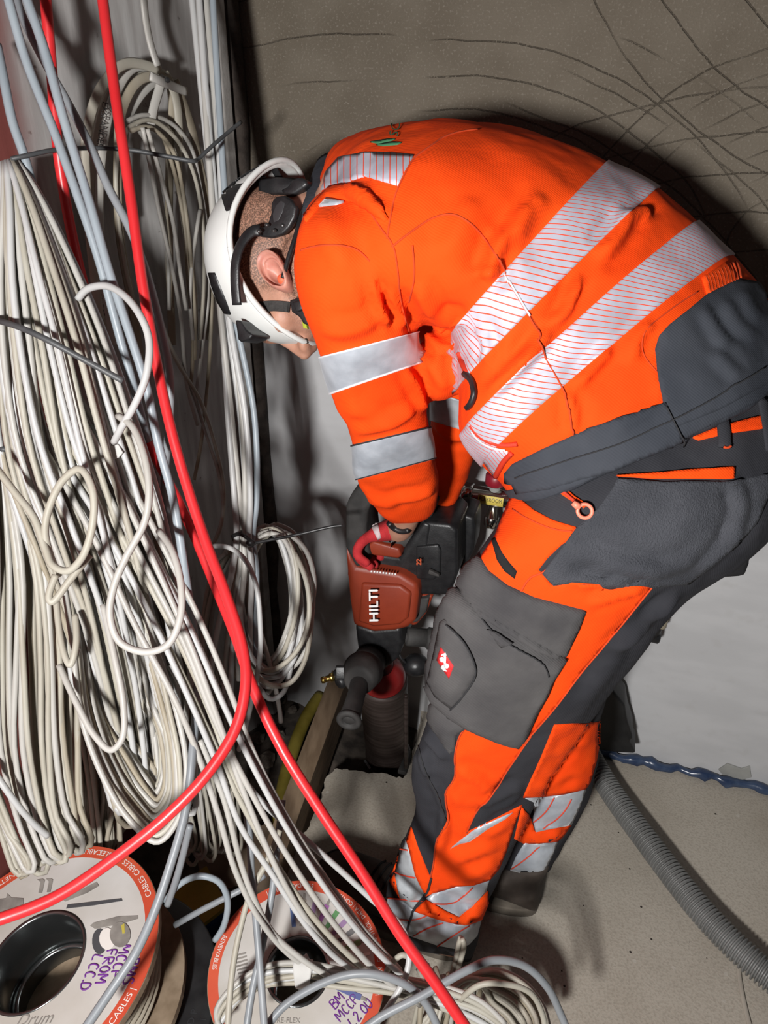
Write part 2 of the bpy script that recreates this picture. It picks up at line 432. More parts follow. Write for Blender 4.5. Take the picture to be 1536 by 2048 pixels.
# ------------------------------------------------------------------ the room
WN = Vector((-0.287, -1.0, 0)).normalized()          # back wall faces the camera
WD = Vector((1.0, -0.287, 0)).normalized()           # along the back wall, to the right
W0 = Vector((0.617, 1.305, 0))
AWAY = -WN
CORNER = on_plane(512, 800, W0, WN); CORNER.z = 0
LD = Vector((-0.47, -0.88, 0)).normalized()          # along the left wall, towards the camera
LN = Vector((0.88, -0.47, 0)).normalized()           # left wall faces right
def PW(x, y, off=0.0):
    """pixel -> depth-carrying point in front of the left wall"""
    q = on_plane(x, y, CORNER + LN*off, LN); return q
def zl(x, y, off=0.0):
    q = PW(x, y, off); return project([tuple(q)])[2][0]
def zb(x, y, off=0.0):
    q = on_plane(x, y, W0 + WN*off, WN); return project([tuple(q)])[2][0]
GZ = -0.07                                           # dirt level left of the broken slab edge

def plaster_x(nt, b, tc, rp):
    # grey skim coat below, brown float coat with trowel arcs above
    sep = nd(nt, 'ShaderNodeSeparateXYZ'); nt.links.new(tc.outputs['UV'], sep.inputs[0]); u, v = sep.outputs[0], sep.outputs[1]
    n1 = nd(nt, 'ShaderNodeTexNoise'); n1.inputs['Scale'].default_value = 7; n1.inputs['Detail'].default_value = 5; nt.links.new(tc.outputs['UV'], n1.inputs[0])
    fine = nd(nt, 'ShaderNodeTexNoise'); fine.inputs['Scale'].default_value = 260; fine.inputs['Detail'].default_value = 4; nt.links.new(tc.outputs['UV'], fine.inputs[0])
    med = nd(nt, 'ShaderNodeTexNoise'); med.inputs['Scale'].default_value = 24; med.inputs['Detail'].default_value = 5; nt.links.new(tc.outputs['UV'], med.inputs[0])
    wob = nd(nt, 'ShaderNodeTexNoise'); wob.inputs['Scale'].default_value = 9; nt.links.new(tc.outputs['UV'], wob.inputs[0])
    total = None
    for cu, cv, sp, r0, r1, off in ((0.42, 1.06, 0.062, 0.22, 0.60, 0.01), (1.02, 1.22, 0.043, 0.10, 0.42, 0.02), (0.98, 0.80, 0.075, 0.50, 0.86, 0.03), (0.25, 0.75, 0.085, 0.62, 1.10, 0.0), (1.25, 1.85, 0.09, 0.30, 0.75, 0.04)):
        du = math_(nt, 'SUBTRACT', u, cu); dv = math_(nt, 'MULTIPLY', math_(nt, 'SUBTRACT', v, cv), 1.25)
        r = math_(nt, 'SQRT', math_(nt, 'ADD', math_(nt, 'MULTIPLY', du, du), math_(nt, 'MULTIPLY', dv, dv)))
        r = math_(nt, 'ADD', r, math_(nt, 'MULTIPLY', wob.outputs['Fac'], 0.018))
        f = math_(nt, 'ABSOLUTE', math_(nt, 'SUBTRACT', math_(nt, 'FRACT', math_(nt, 'DIVIDE', math_(nt, 'ADD', r, off), sp)), 0.5))
        ln = sstep(nt, math_(nt, 'MULTIPLY', f, sp), 0.0020, 0.0004)
        rng = math_(nt, 'MULTIPLY', math_(nt, 'GREATER_THAN', r, r0), math_(nt, 'LESS_THAN', r, r1))
        nm = nd(nt, 'ShaderNodeTexNoise'); nm.inputs['Scale'].default_value = 3.3; nm.noise_dimensions = '3D'
        mp = nd(nt, 'ShaderNodeMapping'); mp.inputs['Location'].default_value = (cu*37, cv*11, 5); nt.links.new(tc.outputs['UV'], mp.inputs[0]); nt.links.new(mp.outputs[0], nm.inputs[0])
        g = math_(nt, 'MULTIPLY', math_(nt, 'MULTIPLY', ln, rng), sstep(nt, nm.outputs['Fac'], 0.42, 0.58))
        total = g if total is None else math_(nt, 'MAXIMUM', total, g)
    total = math_(nt, 'MULTIPLY', total, sstep(nt, fine.outputs['Fac'], 0.36, 0.52))
    brown = mixc(nt, sstep(nt, n1.outputs['Fac'], 0.35, 0.65), (0.112, 0.093, 0.070), (0.140, 0.119, 0.092))
    brown = mixc(nt, sstep(nt, fine.outputs['Fac'], 0.54, 0.72), brown, (0.18, 0.157, 0.127))
    brown = mixc(nt, math_(nt, 'MULTIPLY', total, 0.6), brown, (0.05, 0.04, 0.03))
    mps = nd(nt, 'ShaderNodeMapping'); mps.inputs['Scale'].default_value = (2.2, 7, 1); mps.inputs['Rotation'].default_value = (0, 0, 0.5); nt.links.new(tc.outputs['UV'], mps.inputs[0])
    sk = nd(nt, 'ShaderNodeTexNoise'); sk.inputs['Scale'].default_value = 2.2; sk.inputs['Detail'].default_value = 6; nt.links.new(mps.outputs[0], sk.inputs[0])
    grey = mixc(nt, sstep(nt, sk.outputs['Fac'], 0.38, 0.62), (0.435, 0.435, 0.44), (0.475, 0.475, 0.48))
    grey = mixc(nt, math_(nt, 'MULTIPLY', sstep(nt, med.outputs['Fac'], 0.55, 0.7), 0.15), grey, (0.33, 0.31, 0.29))
    hgt = math_(nt, 'ADD', v, math_(nt, 'MULTIPLY', n1.outputs['Fac'], 0.06))
    k = sstep(nt, hgt, 1.095, 1.125)
    nt.links.new(mixc(nt, k, grey, brown), b.inputs['Base Color'])
    bp = nd(nt, 'ShaderNodeBump'); bp.inputs['Strength'].default_value = 0.9; bp.inputs['Distance'].default_value = 0.003
    hh = math_(nt, 'SUBTRACT', math_(nt, 'MULTIPLY', fine.outputs['Fac'], 0.6), total)
    nt.links.new(math_(nt, 'ADD', math_(nt, 'MULTIPLY', hh, k), math_(nt, 'MULTIPLY', sk.outputs['Fac'], 0.4)), bp.inputs['Height']); nt.links.new(bp.outputs[0], b.inputs['Normal'])
PLASTER = mat('wall_plaster', (0.5, 0.5, 0.5), rough=0.85, spec=0.2, extra=plaster_x)
def grid_wall(name, o, ex, ey, L, H, n, m, thick, **kw):
    nx, ny = n; V, F, UV = [], [], []
    for j in range(ny+1):
        for i in range(nx+1):
            u, v = L[0]+(L[1]-L[0])*i/nx, H[0]+(H[1]-H[0])*j/ny
            V.append(Vector(o)+Vector(ex)*u+Vector(ey)*v); UV.append((u, v))
    W = nx+1; F = [(j*W+i, j*W+i+1, (j+1)*W+i+1, (j+1)*W+i) for j in range(ny) for i in range(nx)]
    k = len(V); nrm = Vector(ex).cross(Vector(ey)).normalized()
    for c in ((0, 0), (nx, 0), (nx, ny), (0, ny)):
        V.append(V[c[1]*W+c[0]] - nrm*thick); UV.append(UV[c[1]*W+c[0]])
    a, b_, c_, d = 0, nx, ny*W+nx, ny*W
    F += [(k+3, k+2, k+1, k), ]
    F += [tuple(range(a, b_+1))[::-1] + (k, k+1), tuple(range(d, c_+1)) + (k+2, k+3), tuple(j*W for j in range(ny+1)) + (k+3, k), tuple(j*W+nx for j in range(ny, -1, -1)) + (k+1, k+2)]
    return obj(name, V, F, m, None, smooth=False, uv=UV, kind='structure', **kw)
cz = CORNER + Vector((0, 0, 0))
grid_wall('wall_back', cz, WD, (0, 0, 1), (-0.1, 2.6), (GZ-0.05, 2.6), (2, 2), PLASTER, 0.1, label='back wall, brown scratched float coat above smooth grey plaster')

def board_x(nt, b, tc, rp):
    sep = nd(nt, 'ShaderNodeSeparateXYZ'); nt.links.new(tc.outputs['UV'], sep.inputs[0]); u, v = sep.outputs[0], sep.outputs[1]
    n1 = nd(nt, 'ShaderNodeTexNoise'); n1.inputs['Scale'].default_value = 6; n1.inputs['Detail'].default_value = 5; nt.links.new(tc.outputs['UV'], n1.inputs[0])
    mp = nd(nt, 'ShaderNodeMapping'); mp.inputs['Scale'].default_value = (30, 3, 1); nt.links.new(tc.outputs['UV'], mp.inputs[0])
    st = nd(nt, 'ShaderNodeTexNoise'); st.inputs['Scale'].default_value = 2; st.inputs['Detail'].default_value = 6; nt.links.new(mp.outputs[0], st.inputs[0])
    sp = nd(nt, 'ShaderNodeTexNoise'); sp.inputs['Scale'].default_value = 38; sp.inputs['Detail'].default_value = 6; nt.links.new(tc.outputs['UV'], sp.inputs[0])
    white = mixc(nt, sstep(nt, st.outputs['Fac'], 0.35, 0.7), (0.33, 0.315, 0.305), (0.44, 0.43, 0.42))
    white = mixc(nt, math_(nt, 'MULTIPLY', sstep(nt, sp.outputs['Fac'], 0.66, 0.72), 0.7), white, (0.09, 0.07, 0.06))
    red = mixc(nt, sstep(nt, n1.outputs['Fac'], 0.3, 0.7), (0.15, 0.040, 0.034), (0.20, 0.058, 0.050))
    k = sstep(nt, math_(nt, 'ADD', u, math_(nt, 'MULTIPLY', n1.outputs['Fac'], 0.05)), 0.455, 0.515)
    nt.links.new(mixc(nt, k, white, red), b.inputs['Base Color'])
    bp = nd(nt, 'ShaderNodeBump'); bp.inputs['Strength'].default_value = 0.25; bp.inputs['Distance'].default_value = 0.002
    nt.links.new(st.outputs['Fac'], bp.inputs['Height']); nt.links.new(bp.outputs[0], b.inputs['Normal'])
BOARD = mat('painted_wall', (0.5, 0.5, 0.5), rough=0.7, spec=0.3, extra=board_x)
# left wall runs from the corner towards the camera; u measured from the corner
V, F, UV = [], [], []
for u in (-0.06, 1.75):
    for v in (GZ-0.05, 2.6):
        V.append(cz + LD*u + Vector((0, 0, v))); UV.append((u, v))
for i in range(4): V.append(V[i] - LN*0.1); UV.append(UV[i])
obj('wall_left', V, [(0, 1, 3, 2), (4, 6, 7, 5), (0, 4, 5, 1), (2, 3, 7, 6), (1, 5, 7, 3), (0, 2, 6, 4)], BOARD, None, smooth=False, uv=UV, kind='structure', label='left wall, worn white paint beside dull dark red paint')
# dark gap and rough edge strip in the corner
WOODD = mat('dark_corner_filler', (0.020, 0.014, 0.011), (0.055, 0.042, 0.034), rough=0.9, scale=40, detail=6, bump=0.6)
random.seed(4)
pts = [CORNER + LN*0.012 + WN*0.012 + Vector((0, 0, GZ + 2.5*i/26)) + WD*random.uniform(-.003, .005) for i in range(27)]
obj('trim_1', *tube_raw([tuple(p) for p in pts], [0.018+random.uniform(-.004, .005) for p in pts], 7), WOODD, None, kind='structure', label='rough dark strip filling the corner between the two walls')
PIPEG = mat('corner_board_edge', (0.20, 0.185, 0.17), (0.30, 0.285, 0.27), rough=0.8, scale=30, bump=0.3)
obj('trim_2', *box(CORNER + LN*0.02 + LD*0.055 + Vector((0, 0, 1.2)), LD*0.012, LN*0.012, (0, 0, 1.27), 0.003), PIPEG, None, smooth=False, kind='structure', label='narrow painted board edge beside the dark corner')

# floor slab with its broken left edge, and the dirt below it
def conc_x(nt, b, tc, rp):
    n1 = nd(nt, 'ShaderNodeTexNoise'); n1.inputs['Scale'].default_value = 4; n1.inputs['Detail'].default_value = 6; nt.links.new(tc.outputs['Object'], n1.inputs[0])
    fi = nd(nt, 'ShaderNodeTexNoise'); fi.inputs['Scale'].default_value = 220; fi.inputs['Detail'].default_value = 4; nt.links.new(tc.outputs['Object'], fi.inputs[0])
    vo = nd(nt, 'ShaderNodeTexVoronoi'); vo.inputs['Scale'].default_value = 42; nt.links.new(tc.outputs['Object'], vo.inputs[0])
    rn = nd(nt, 'ShaderNodeSeparateXYZ'); nt.links.new(vo.outputs['Color'], rn.inputs[0])
    spot = math_(nt, 'MULTIPLY', math_(nt, 'LESS_THAN', vo.outputs['Distance'], 0.10), math_(nt, 'GREATER_THAN', rn.outputs[0], 0.86))
    spotl = math_(nt, 'MULTIPLY', math_(nt, 'LESS_THAN', vo.outputs['Distance'], 0.16), math_(nt, 'LESS_THAN', rn.outputs[0], 0.10))
    c = mixc(nt, sstep(nt, n1.outputs['Fac'], 0.33, 0.66), (0.33, 0.29, 0.235), (0.42, 0.38, 0.32))
    c = mixc(nt, math_(nt, 'MULTIPLY', sstep(nt, fi.outputs['Fac'], 0.42, 0.7), 0.35), c, (0.20, 0.17, 0.135))
    c = mixc(nt, spot, c, (0.035, 0.028, 0.022)); c = mixc(nt, math_(nt, 'MULTIPLY', spotl, 0.5), c, (0.48, 0.45, 0.4))
    nt.links.new(c, b.inputs['Base Color'])
    bp = nd(nt, 'ShaderNodeBump'); bp.inputs['Strength'].default_value = 0.35; bp.inputs['Distance'].default_value = 0.002
    nt.links.new(fi.outputs['Fac'], bp.inputs['Height']); nt.links.new(bp.outputs[0], b.inputs['Normal'])
CONC = mat('concrete_floor', (0.4, 0.38, 0.35), rough=0.85, spec=0.25, extra=conc_x)
random.seed(11)
edge = [(838, 1392), (845, 1440), (830, 1480), (822, 1530), (806, 1556), (775, 1549), (735, 1545), (700, 1540), (676, 1538), (655, 1551), (648, 1572), (642, 1600), (630, 1628), (612, 1660), (600, 1690), (575, 1730), (560, 1765), (540, 1800), (500, 1860), (470, 1950), (440, 2100)]
ed = []
for i in range(len(edge)-1):
    for k in range(4):
        t = k/4; ed.append((edge[i][0]*(1-t)+edge[i+1][0]*t+random.uniform(-3, 3), edge[i][1]*(1-t)+edge[i+1][1]*t+random.uniform(-3, 3)))
top = [G(x, y, 0.0) for x, y in ed]
top[0] = on_plane(838, 1392, W0 - WN*0.05, WN); top[0].z = 0
far = top[-1].copy()
top += [Vector((far.x, -1.2, 0)), Vector((1.7, -1.2, 0)), W0 + WD*1.3 - WN*0.05]
V = list(top) + [Vector((p.x, p.y, GZ-0.04)) for p in top]; n = len(top)
F = [tuple(range(n))] + [tuple(n+i for i in range(n))[::-1]] + [((i+1) % n, i, n+i, n+(i+1) % n) for i in range(n)]
obj('floor', V, F, CONC, None, smooth=False, kind='structure', label='dusty beige concrete floor slab with a broken left edge')
DIRT = mat('dark_dirt', (0.018, 0.013, 0.010), (0.085, 0.068, 0.054), rough=0.95, scale=22, detail=8, bump=0.9, bscale=60)
V, F = [], []; NX, NY = 60, 60
for j in range(NY+1):
    for i in range(NX+1):
        x, y = -1.35+1.6*i/NX, -0.6+2.35*j/NY
        V.append((x, y, GZ + 0.028*noise.fractal(Vector((x*9, y*9, 0)), 1.0, 2.0, 4) - 0.012))
W = NX+1; F = [(j*W+i, j*W+i+1, (j+1)*W+i+1, (j+1)*W+i) for j in range(NY) for i in range(NX)]
obj('floor', V, F, DIRT, None, kind='structure', label='rough dark dirt strip below the slab along the left wall')
# blue damp-proof sheet squeezed out along the foot of the back wall
BLUEP = mat('blue_plastic_sheet', (0.018, 0.032, 0.075), (0.050, 0.075, 0.13), rough=0.25, scale=30, bump=0.8, bscale=24)
random.seed(5); pts = []
for i in range(40):
    u = 0.86 + 0.62*i/39
    pts.append(CORNER + WD*u + WN*(0.010+random.uniform(-.004, .006)) + Vector((0, 0, 0.007+random.uniform(-.002, .004))))
obj('trim_3', *tube_raw([tuple(p) for p in pts], [0.0115+random.uniform(-.004, .005) for p in pts], 7), BLUEP, None, kind='structure', label='crumpled dark blue plastic sheet showing along the wall foot')
# thin plaster patch flake by the wall foot
FLAKE = mat('grey_plaster_flake', (0.25, 0.25, 0.235), (0.32, 0.32, 0.30), rough=0.7, scale=20)
pl = [(1437, 1540), (1455, 1528), (1483, 1538), (1500, 1533), (1503, 1555), (1478, 1562), (1450, 1556)]
o = obj('plaster_flake', *prism([on_plane(x, y, W0 + WN*0.004, WN) for x, y in pl], -WN*0.005, 0.001), FLAKE, None, smooth=False)
setp(o, 'small torn grey scrap of paper stuck low on the plaster wall', 'scrap')
# ------------------------------------------------------------------ the worker
FOOT = G(930, 1850); FOOT.z = 0
person = thing('person', FOOT, 'person in orange high-visibility workwear and white helmet bending over a drill', 'person')
# ---- jacket: trunk and two sleeves as one garment
trunk = Loft([
    ring_px((1602, 742), (1040, 1000), 1.00, .205, 2.4, (12, 26)),     # 0 hem
    ring_px((1572, 660), (1005, 955), 1.00, .210, 2.4, (0, 6)),        # 1
    ring_px((1458, 526), (978, 928), .99, .210, 2.3, (-18, -15)),      # 2 lower band, tail edge
    ring_px((1388, 458), (936, 862), .985, .212, 2.3, (-18, -15)),     # 3 lower band, head edge
    ring_px((1309, 388), (930, 765), .98, .214, 2.3, (-9, -6)),        # 4 upper band, tail edge
    ring_px((1209, 332), (915, 655), .975, .217, 2.3, (-6, -4)),       # 5 upper band, head edge
    ring_px((1095, 274), (862, 640), .975, .220, 2.3),                 # 6
    ring_px((985, 255), (800, 620), .975, .222, 2.2),                  # 7
    ring_px((865, 252), (735, 590), .975, .222, 2.2),                  # 8
    ring_px((752, 255), (672, 545), .985, .19, 2.1),                   # 9
    ring_px((690, 276), (632, 490), 1.0, .13, 2.0),                    # 10
    ring_px((655, 308), (618, 440), 1.01, .085, 2.0)])                 # 11 collar
lsl = Loft([
    ring_px((640, 380), (800, 400), .90, .075, 2.2),
    ring_px((604, 450), (800, 460), .865, .085, 2.2),
    ring_px((594, 540), (806, 535), .865, .082, 2.2),
    ring_px((610, 630), (820, 590), .885, .078, 2.2),
    ring_px((637, 714), (832, 664), .920, .076, 2.2),                  # 4 upper tape top
    ring_px((667, 787), (838, 728), .965, .074, 2.2),                  # 5 upper tape bottom
    ring_px((703, 890), (863, 852), 1.055, .072, 2.2),                 # 6 lower tape top
    ring_px((714, 960), (870, 918), 1.115, .070, 2.2),                 # 7 lower tape bottom
    ring_px((742, 1008), (875, 980), 1.185, .060, 2.2),
    ring_px((762, 1034), (868, 1014), 1.235, .052, 2.1),
    ring_px((784, 1050), (852, 1040), 1.265, .040, 2.0)])
rsl = Loft([
    ring_px((800, 470), (930, 560), 1.13, .07, 2.2),
    ring_px((830, 640), (960, 690), 1.16, .07, 2.2),
    ring_px((855, 760), (975, 800), 1.20, .066, 2.2),
    ring_px((862, 850), (962, 880), 1.26, .060, 2.2),
    ring_px((855, 925), (938, 950), 1.34, .054, 2.2),
    ring_px((842, 1004), (905, 1020), 1.42, .045, 2.2)])
lobe = ellipsoid(P(888, 728, 0.985), (.040, .052, .062), RM @ Matrix.Rotation(math.radians(-25), 3, 'Z'))
JV, JF, JE = remesh([trunk.mesh(60, 56), lsl.mesh(50, 32), rsl.mesh(36, 28), lobe], 0.0062, 6)
z8 = lambda p: zp(600, 230, 3.072, p)
z1 = lambda p: zp(900, 280, 2.415, p)
JFOLD = [
    (z8([(700, 1180), (760, 1330), (850, 1430), (860, 1560)]), 9, .006), (z8([(840, 1320), (900, 1270), (1030, 1250)]), 9, .007),
    (z8([(870, 1400), (960, 1450), (1000, 1440)]), 7, .006), (z8([(720, 1020), (800, 1200), (870, 1330)]), 13, .005),
    (z8([(1250, 700), (1200, 880), (1140, 1010)]), 13, .006), (z8([(1120, 950), (1180, 980), (1260, 940)]), 11, .005),
    (z8([(1500, 480), (1380, 640), (1260, 780)]), 20, .005), (z8([(1060, 500), (980, 700), (860, 900)]), 24, .004),
    (z8([(430, 950), (480, 1160), (560, 1330)]), 8, .006), (z8([(550, 1050), (600, 1180), (640, 1320)]), 8, .006),
    (z8([(120, 640), (220, 800), (300, 980)]), 22, .003), (z8([(640, 1560), (720, 1700), (760, 1830)]), 8, .006),
    (z8([(760, 1480), (830, 1560), (900, 1680)]), 12, .006), (z8([(300, 430), (430, 520), (540, 640)]), 12, .004),
    (z1([(640, 640), (590, 760), (560, 830), (470, 900)]), 10, .008), (z1([(700, 560), (760, 520), (830, 420), (860, 330)]), 15, .007),
    (z1([(870, 400), (920, 360), (950, 400)]), 12, .006), (z1([(800, 990), (700, 1090), (600, 1200)]), 12, .006),
    (z1([(300, 1120), (420, 1000), (480, 900)]), 14, .006), (z1([(170, 1240), (330, 1090), (430, 980)]), 12, .006),
    (z1([(560, 1220), (590, 1290), (590, 1420)]), 10, .005), (z1([(980, 880), (900, 960), (880, 1080)]), 14, .005),
    (z1([(250, 420), (200, 580), (170, 680)]), 16, .005), (z1([(360, 300), (330, 420), (270, 560)]), 18, .004),
    (z1([(1200, 800), (1290, 960), (1330, 1020)]), 11, .0028), (z1([(1330, 770), (1380, 880), (1470, 960)]), 11, .0028),
    (z1([(1400, 720), (1440, 830), (1500, 900)]), 11, .0028), (z1([(1240, 1020), (1340, 1120), (1380, 1160)]), 11, .0025),
    (z1([(760, 1400), (900, 1320), (1000, 1290)]), 12, .0015), (z1([(130, 900), (180, 990), (170, 1080)]), 9, .006),
    ([(700, 980), (740, 1000), (800, 1010)], 8, .004), ([(780, 1000), (830, 990), (870, 975)], 7, .004), ([(690, 800), (730, 830), (800, 835)], 12, .003),
    ([(700, 860), (760, 850), (850, 800)], 10, .004), ([(640, 650), (700, 660), (780, 620)], 14, .004),
    ([(870, 840), (905, 870), (940, 870)], 9, .005),
]
JV = folds(JV, JF, [(p, w_*1.1, h_*1.55) for p, w_, h_ in JFOLD], 0.0065, 8.0)
jacket = obj('jacket', JV, JF, ORANGE, person, label='orange high-visibility jacket with silver bands and dark hem')
JT = bvh(JV, JF)
# the cloth itself turns dark along the hem
jacket.data.materials.append(NAVYG)
q0, q1 = trunk.at(0)[:3], trunk.at(1)[:3]; tt_ = ((JV - q0) @ (q1-q0))/((q1-q0) @ (q1-q0)); jx, jy, jz = project(JV)
fm = [1 if (np.mean(tt_[list(f)]) < .42 and np.mean(jx[list(f)]) > 1020 and np.mean(jy[list(f)]) > 560 + .0*jz[f[0]]) else 0 for f in JF]
jacket.data.polygons.foreach_set('material_index', fm)
PI2 = 2*math.pi
wrap('reflective_band', trunk, JT, 2.02, 2.98, SEGTAPE, jacket, nt=150, lim=1.2)
wrap('reflective_band', trunk, JT, 4.0, 5.0, SEGTAPE, jacket, nt=150, lim=1.12)
wrap('sleeve_band', lsl, JT, 4.0, 5.0, SILVER, jacket, nt=70, lim=1.2, label='silver band round the upper sleeve')
wrap('sleeve_band', lsl, JT, 6.0, 7.0, SILVER, jacket, nt=70, lim=1.6, label='silver band round the forearm')
wrap('sleeve_band', rsl, JT, 2.2, 2.9, SILVERD, jacket, nt=60, lim=1.6)
for s in (4.02, 4.98, 6.02, 6.98):
    wrap('band_stitching', lsl, JT, s-.018, s+.018, PIPING if s < 5 else SEAMD, jacket, off=0.0034, nt=70, ns=1, lim=1.2)
wrap('hem_band', trunk, JT, 0.0, 0.62, NAVYG, jacket, off=0.003, nt=150, th=(-0.2, PI2-0.25))
patch_px('back_panel', z1([(1390, 676), (1320, 705), (1240, 745), (1150, 820), (1060, 890), (1010, 945), (990, 1010), (1000, 1110), (1015, 1200), (1032, 1275), (1080, 1390), (1300, 1300), (1560, 1160), (1640, 1000), (1600, 800), (1480, 690)]), JT, NAVYG, jacket, off=0.003, step=7, label='dark grey lower back panel')
patch_px('front_hem_panel', z1([(1035, 1268), (860, 1330), (690, 1385), (450, 1490), (300, 1565), (270, 1600), (275, 1650), (310, 1660), (332, 1704), (480, 1680), (780, 1590), (1000, 1500), (1116, 1452), (1090, 1380)]), JT, NAVYG, jacket, off=0.0045, step=7, label='dark grey front hem panel')
patch_px('waist_gather', z1([(1215, 665), (1330, 590), (1390, 672), (1240, 748)]), JT, ORANGE, jacket, off=0.003, step=7)
for k in range(11):
    a = 1225 + k*15; b = 662 - k*7
    line_px('gather_crease', z1([(a, b), (a+14, b+35), (a+22, b+80)]), JT, SEAM, jacket, r=0.0016, n=10, lift=0.002)
yk = z8([(700, 252), (560, 238), (400, 234), (240, 262), (170, 340), (105, 470), (190, 448), (260, 425), (400, 378), (500, 408), (600, 437), (640, 350)])
patch_px('yoke_band', yk, JT, SEGYOKE, jacket, off=0.0018, step=8)
patch_px('shoulder_fold', z8([(115, 520), (180, 450), (260, 428), (330, 430), (420, 470), (500, 560), (545, 640), (520, 660), (430, 590), (330, 540), (240, 515), (165, 512), (40, 660), (30, 620)]), JT, ORANGE, jacket, off=0.003, step=6, dome=0.003)
patch_px('shoulder_band', z8([(120, 566), (165, 515), (270, 540), (230, 552)]), JT, SILVER, jacket, off=0.0025, step=5)
for pts in ([(1100, 88), (960, 110), (870, 145), (820, 180), (770, 215), (700, 270), (640, 370), (590, 480), (560, 610), (535, 760)],
            [(565, 810), (680, 720), (820, 632), (940, 612), (1050, 670), (1150, 780), (1218, 885), (1262, 970), (1400, 1215), (1470, 1320)],
            [(250, 450), (400, 560), (500, 700), (570, 800), (600, 950), (620, 1150), (690, 1400)],
            [(5, 830), (150, 800), (330, 820), (430, 900)], [(690, 800), (700, 1000), (670, 1150)]):
    line_px('seam', z8(pts), JT, SEAM, jacket, r=0.0011, n=60)
line_px('seam', z1([(232, 575), (262, 645), (380, 850), (440, 950), (430, 970), (455, 1040), (560, 1240), (580, 1310), (595, 1420)]), JT, SEAM, jacket, r=0.0011, n=60, lift=0.002)
line_px('seam_piping', z1([(262, 640), (320, 740), (385, 850)]), JT, PIPING, jacket, r=0.0012, lift=0.003)
line_px('hem_stitching', z1([(330, 1620), (560, 1545), (800, 1470), (1000, 1385), (1240, 1260), (1500, 1105)]), JT, SEAMD, jacket, r=0.0008, n=60, lift=0.0065)
line_px('hem_stitching', z1([(1035, 1290), (1060, 1340), (1115, 1460)]), JT, SEAMD, jacket, r=0.0008, n=20, lift=0.0065)
line_px('panel_stitching', z1([(1000, 1120), (930, 1020), (940, 930), (1050, 830), (1200, 730)]), JT, SEAM, jacket, r=0.0008, n=40)
# green print on the yoke
GREEN = mat('green_print', (0.03, 0.14, 0.06), rough=0.8)
for q in ([(430, 168), (540, 150), (585, 152), (560, 160), (480, 178)], [(470, 186), (560, 168), (625, 172), (600, 184), (510, 192)]):
    patch_px('printed_bar', z8(q), JT, GREEN, jacket, off=0.0012, step=4)
def text_on(s, size_px, cx, cy, ang, tree, m, parent, name, off=0.001, zg=1.0, sx=1.0):
    V, F = text_raw(s, size_px); c, sn = math.cos(ang), math.sin(ang); out = []
    for v in V:
        x, y = v[0]*sx, -v[1]
        h, n = hit_px(tree, cx + x*c - y*sn, cy + x*sn + y*c, zg); out.append(h + n*off)
    if len(out): return obj(name, out, F, m, parent, smooth=False)
text_on('SC', 26, 791, 262, -1.35, JT, GREEN, jacket, 'printed_letters', off=0.002)
# front zip, chest pouch zip and puller
ZIPR = mat('red_zip', (0.55, 0.03, 0.008), rough=0.6, scale=400, bump=0.4)
BLKP = mat('black_plastic', (0.008, 0.008, 0.009), (0.016, 0.016, 0.017), rough=0.42, scale=60, bump=0.12)
line_px('zip', [(943, 850), (957, 868), (978, 882), (1005, 889), (1035, 887)], JT, ZIPR, jacket, r=0.0032, n=30, lift=0.001)
line_px('seam_piping', [(946, 862), (962, 880), (985, 893), (1012, 899)], JT, PIPING, jacket, r=0.0014, n=24, lift=0.002)
line_px('zip', [(1024, 905), (1008, 922), (998, 940), (992, 952)], JT, ZIPR, jacket, r=0.0036, n=20, lift=0.001)
patch_px('pouch_band', [(948, 872), (970, 892), (1008, 900), (1020, 905), (1000, 930), (988, 952), (968, 925), (950, 895)], JT, SEGTAPE, jacket, off=0.0012, step=6)
line_px('zip', z8([(985, 1455), (1000, 1500), (1030, 1570), (1040, 1600)]), JT, ZIPR, jacket, r=0.004, n=20, lift=0.002)
line_px('zip_puller', z8([(1030, 1590), (1062, 1620), (1080, 1670), (1085, 1720), (1060, 1780), (1045, 1795)]), JT, BLKP, jacket, r=0.0040, n=24, lift=0.004)

# ---- trousers: pelvis, near leg and far leg as one garment
nleg = Loft([
    ring_px((1066, 925), (1590, 740), 1.00, .170, 2.4, (0, 10)),
    ring_px((1034, 985), (1600, 880), .995, .185, 2.5),
    ring_px((1008, 1045), (1575, 1010), .985, .175, 2.5),
    ring_px((962, 1110), (1500, 1115), .965, .140, 2.4),
    ring_px((905, 1195), (1352, 1215), .985, .120, 2.3),
    ring_px((880, 1310), (1262, 1335), 1.03, .110, 2.3),
    ring_px((862, 1420), (1190, 1430), 1.08, .100, 2.3),
    ring_px((822, 1530), (1112, 1535), 1.14, .092, 2.2),
    ring_px((826, 1630), (1052, 1645), 1.215, .086, 2.2),
    ring_px((800, 1705), (1008, 1735), 1.275, .084, 2.2),
    ring_px((770, 1785), (975, 1820), 1.335, .088, 2.2),
    ring_px((782, 1848), (958, 1882), 1.375, .086, 2.2),
    ring_px((808, 1890), (944, 1925), 1.40, .078, 2.2)])
fleg = Loft([
    ring_px((1200, 900), (1570, 860), 1.10, .13, 2.3),
    ring_px((1150, 1050), (1540, 1050), 1.13, .13, 2.3),
    ring_px((1110, 1180), (1400, 1170), 1.20, .115, 2.3),
    ring_px((1080, 1290), (1275, 1300), 1.27, .10, 2.3),
    ring_px((1060, 1380), (1222, 1385), 1.325, .092, 2.3),
    ring_px((1045, 1450), (1201, 1445), 1.365, .088, 2.3),
    ring_px((1030, 1530), (1198, 1525), 1.405, .084, 2.2),
    ring_px((1012, 1605), (1172, 1608), 1.44, .080, 2.2),
    ring_px((995, 1675), (1136, 1680), 1.475, .074, 2.2),
    ring_px((985, 1740), (1098, 1750), 1.50, .066, 2.2)])
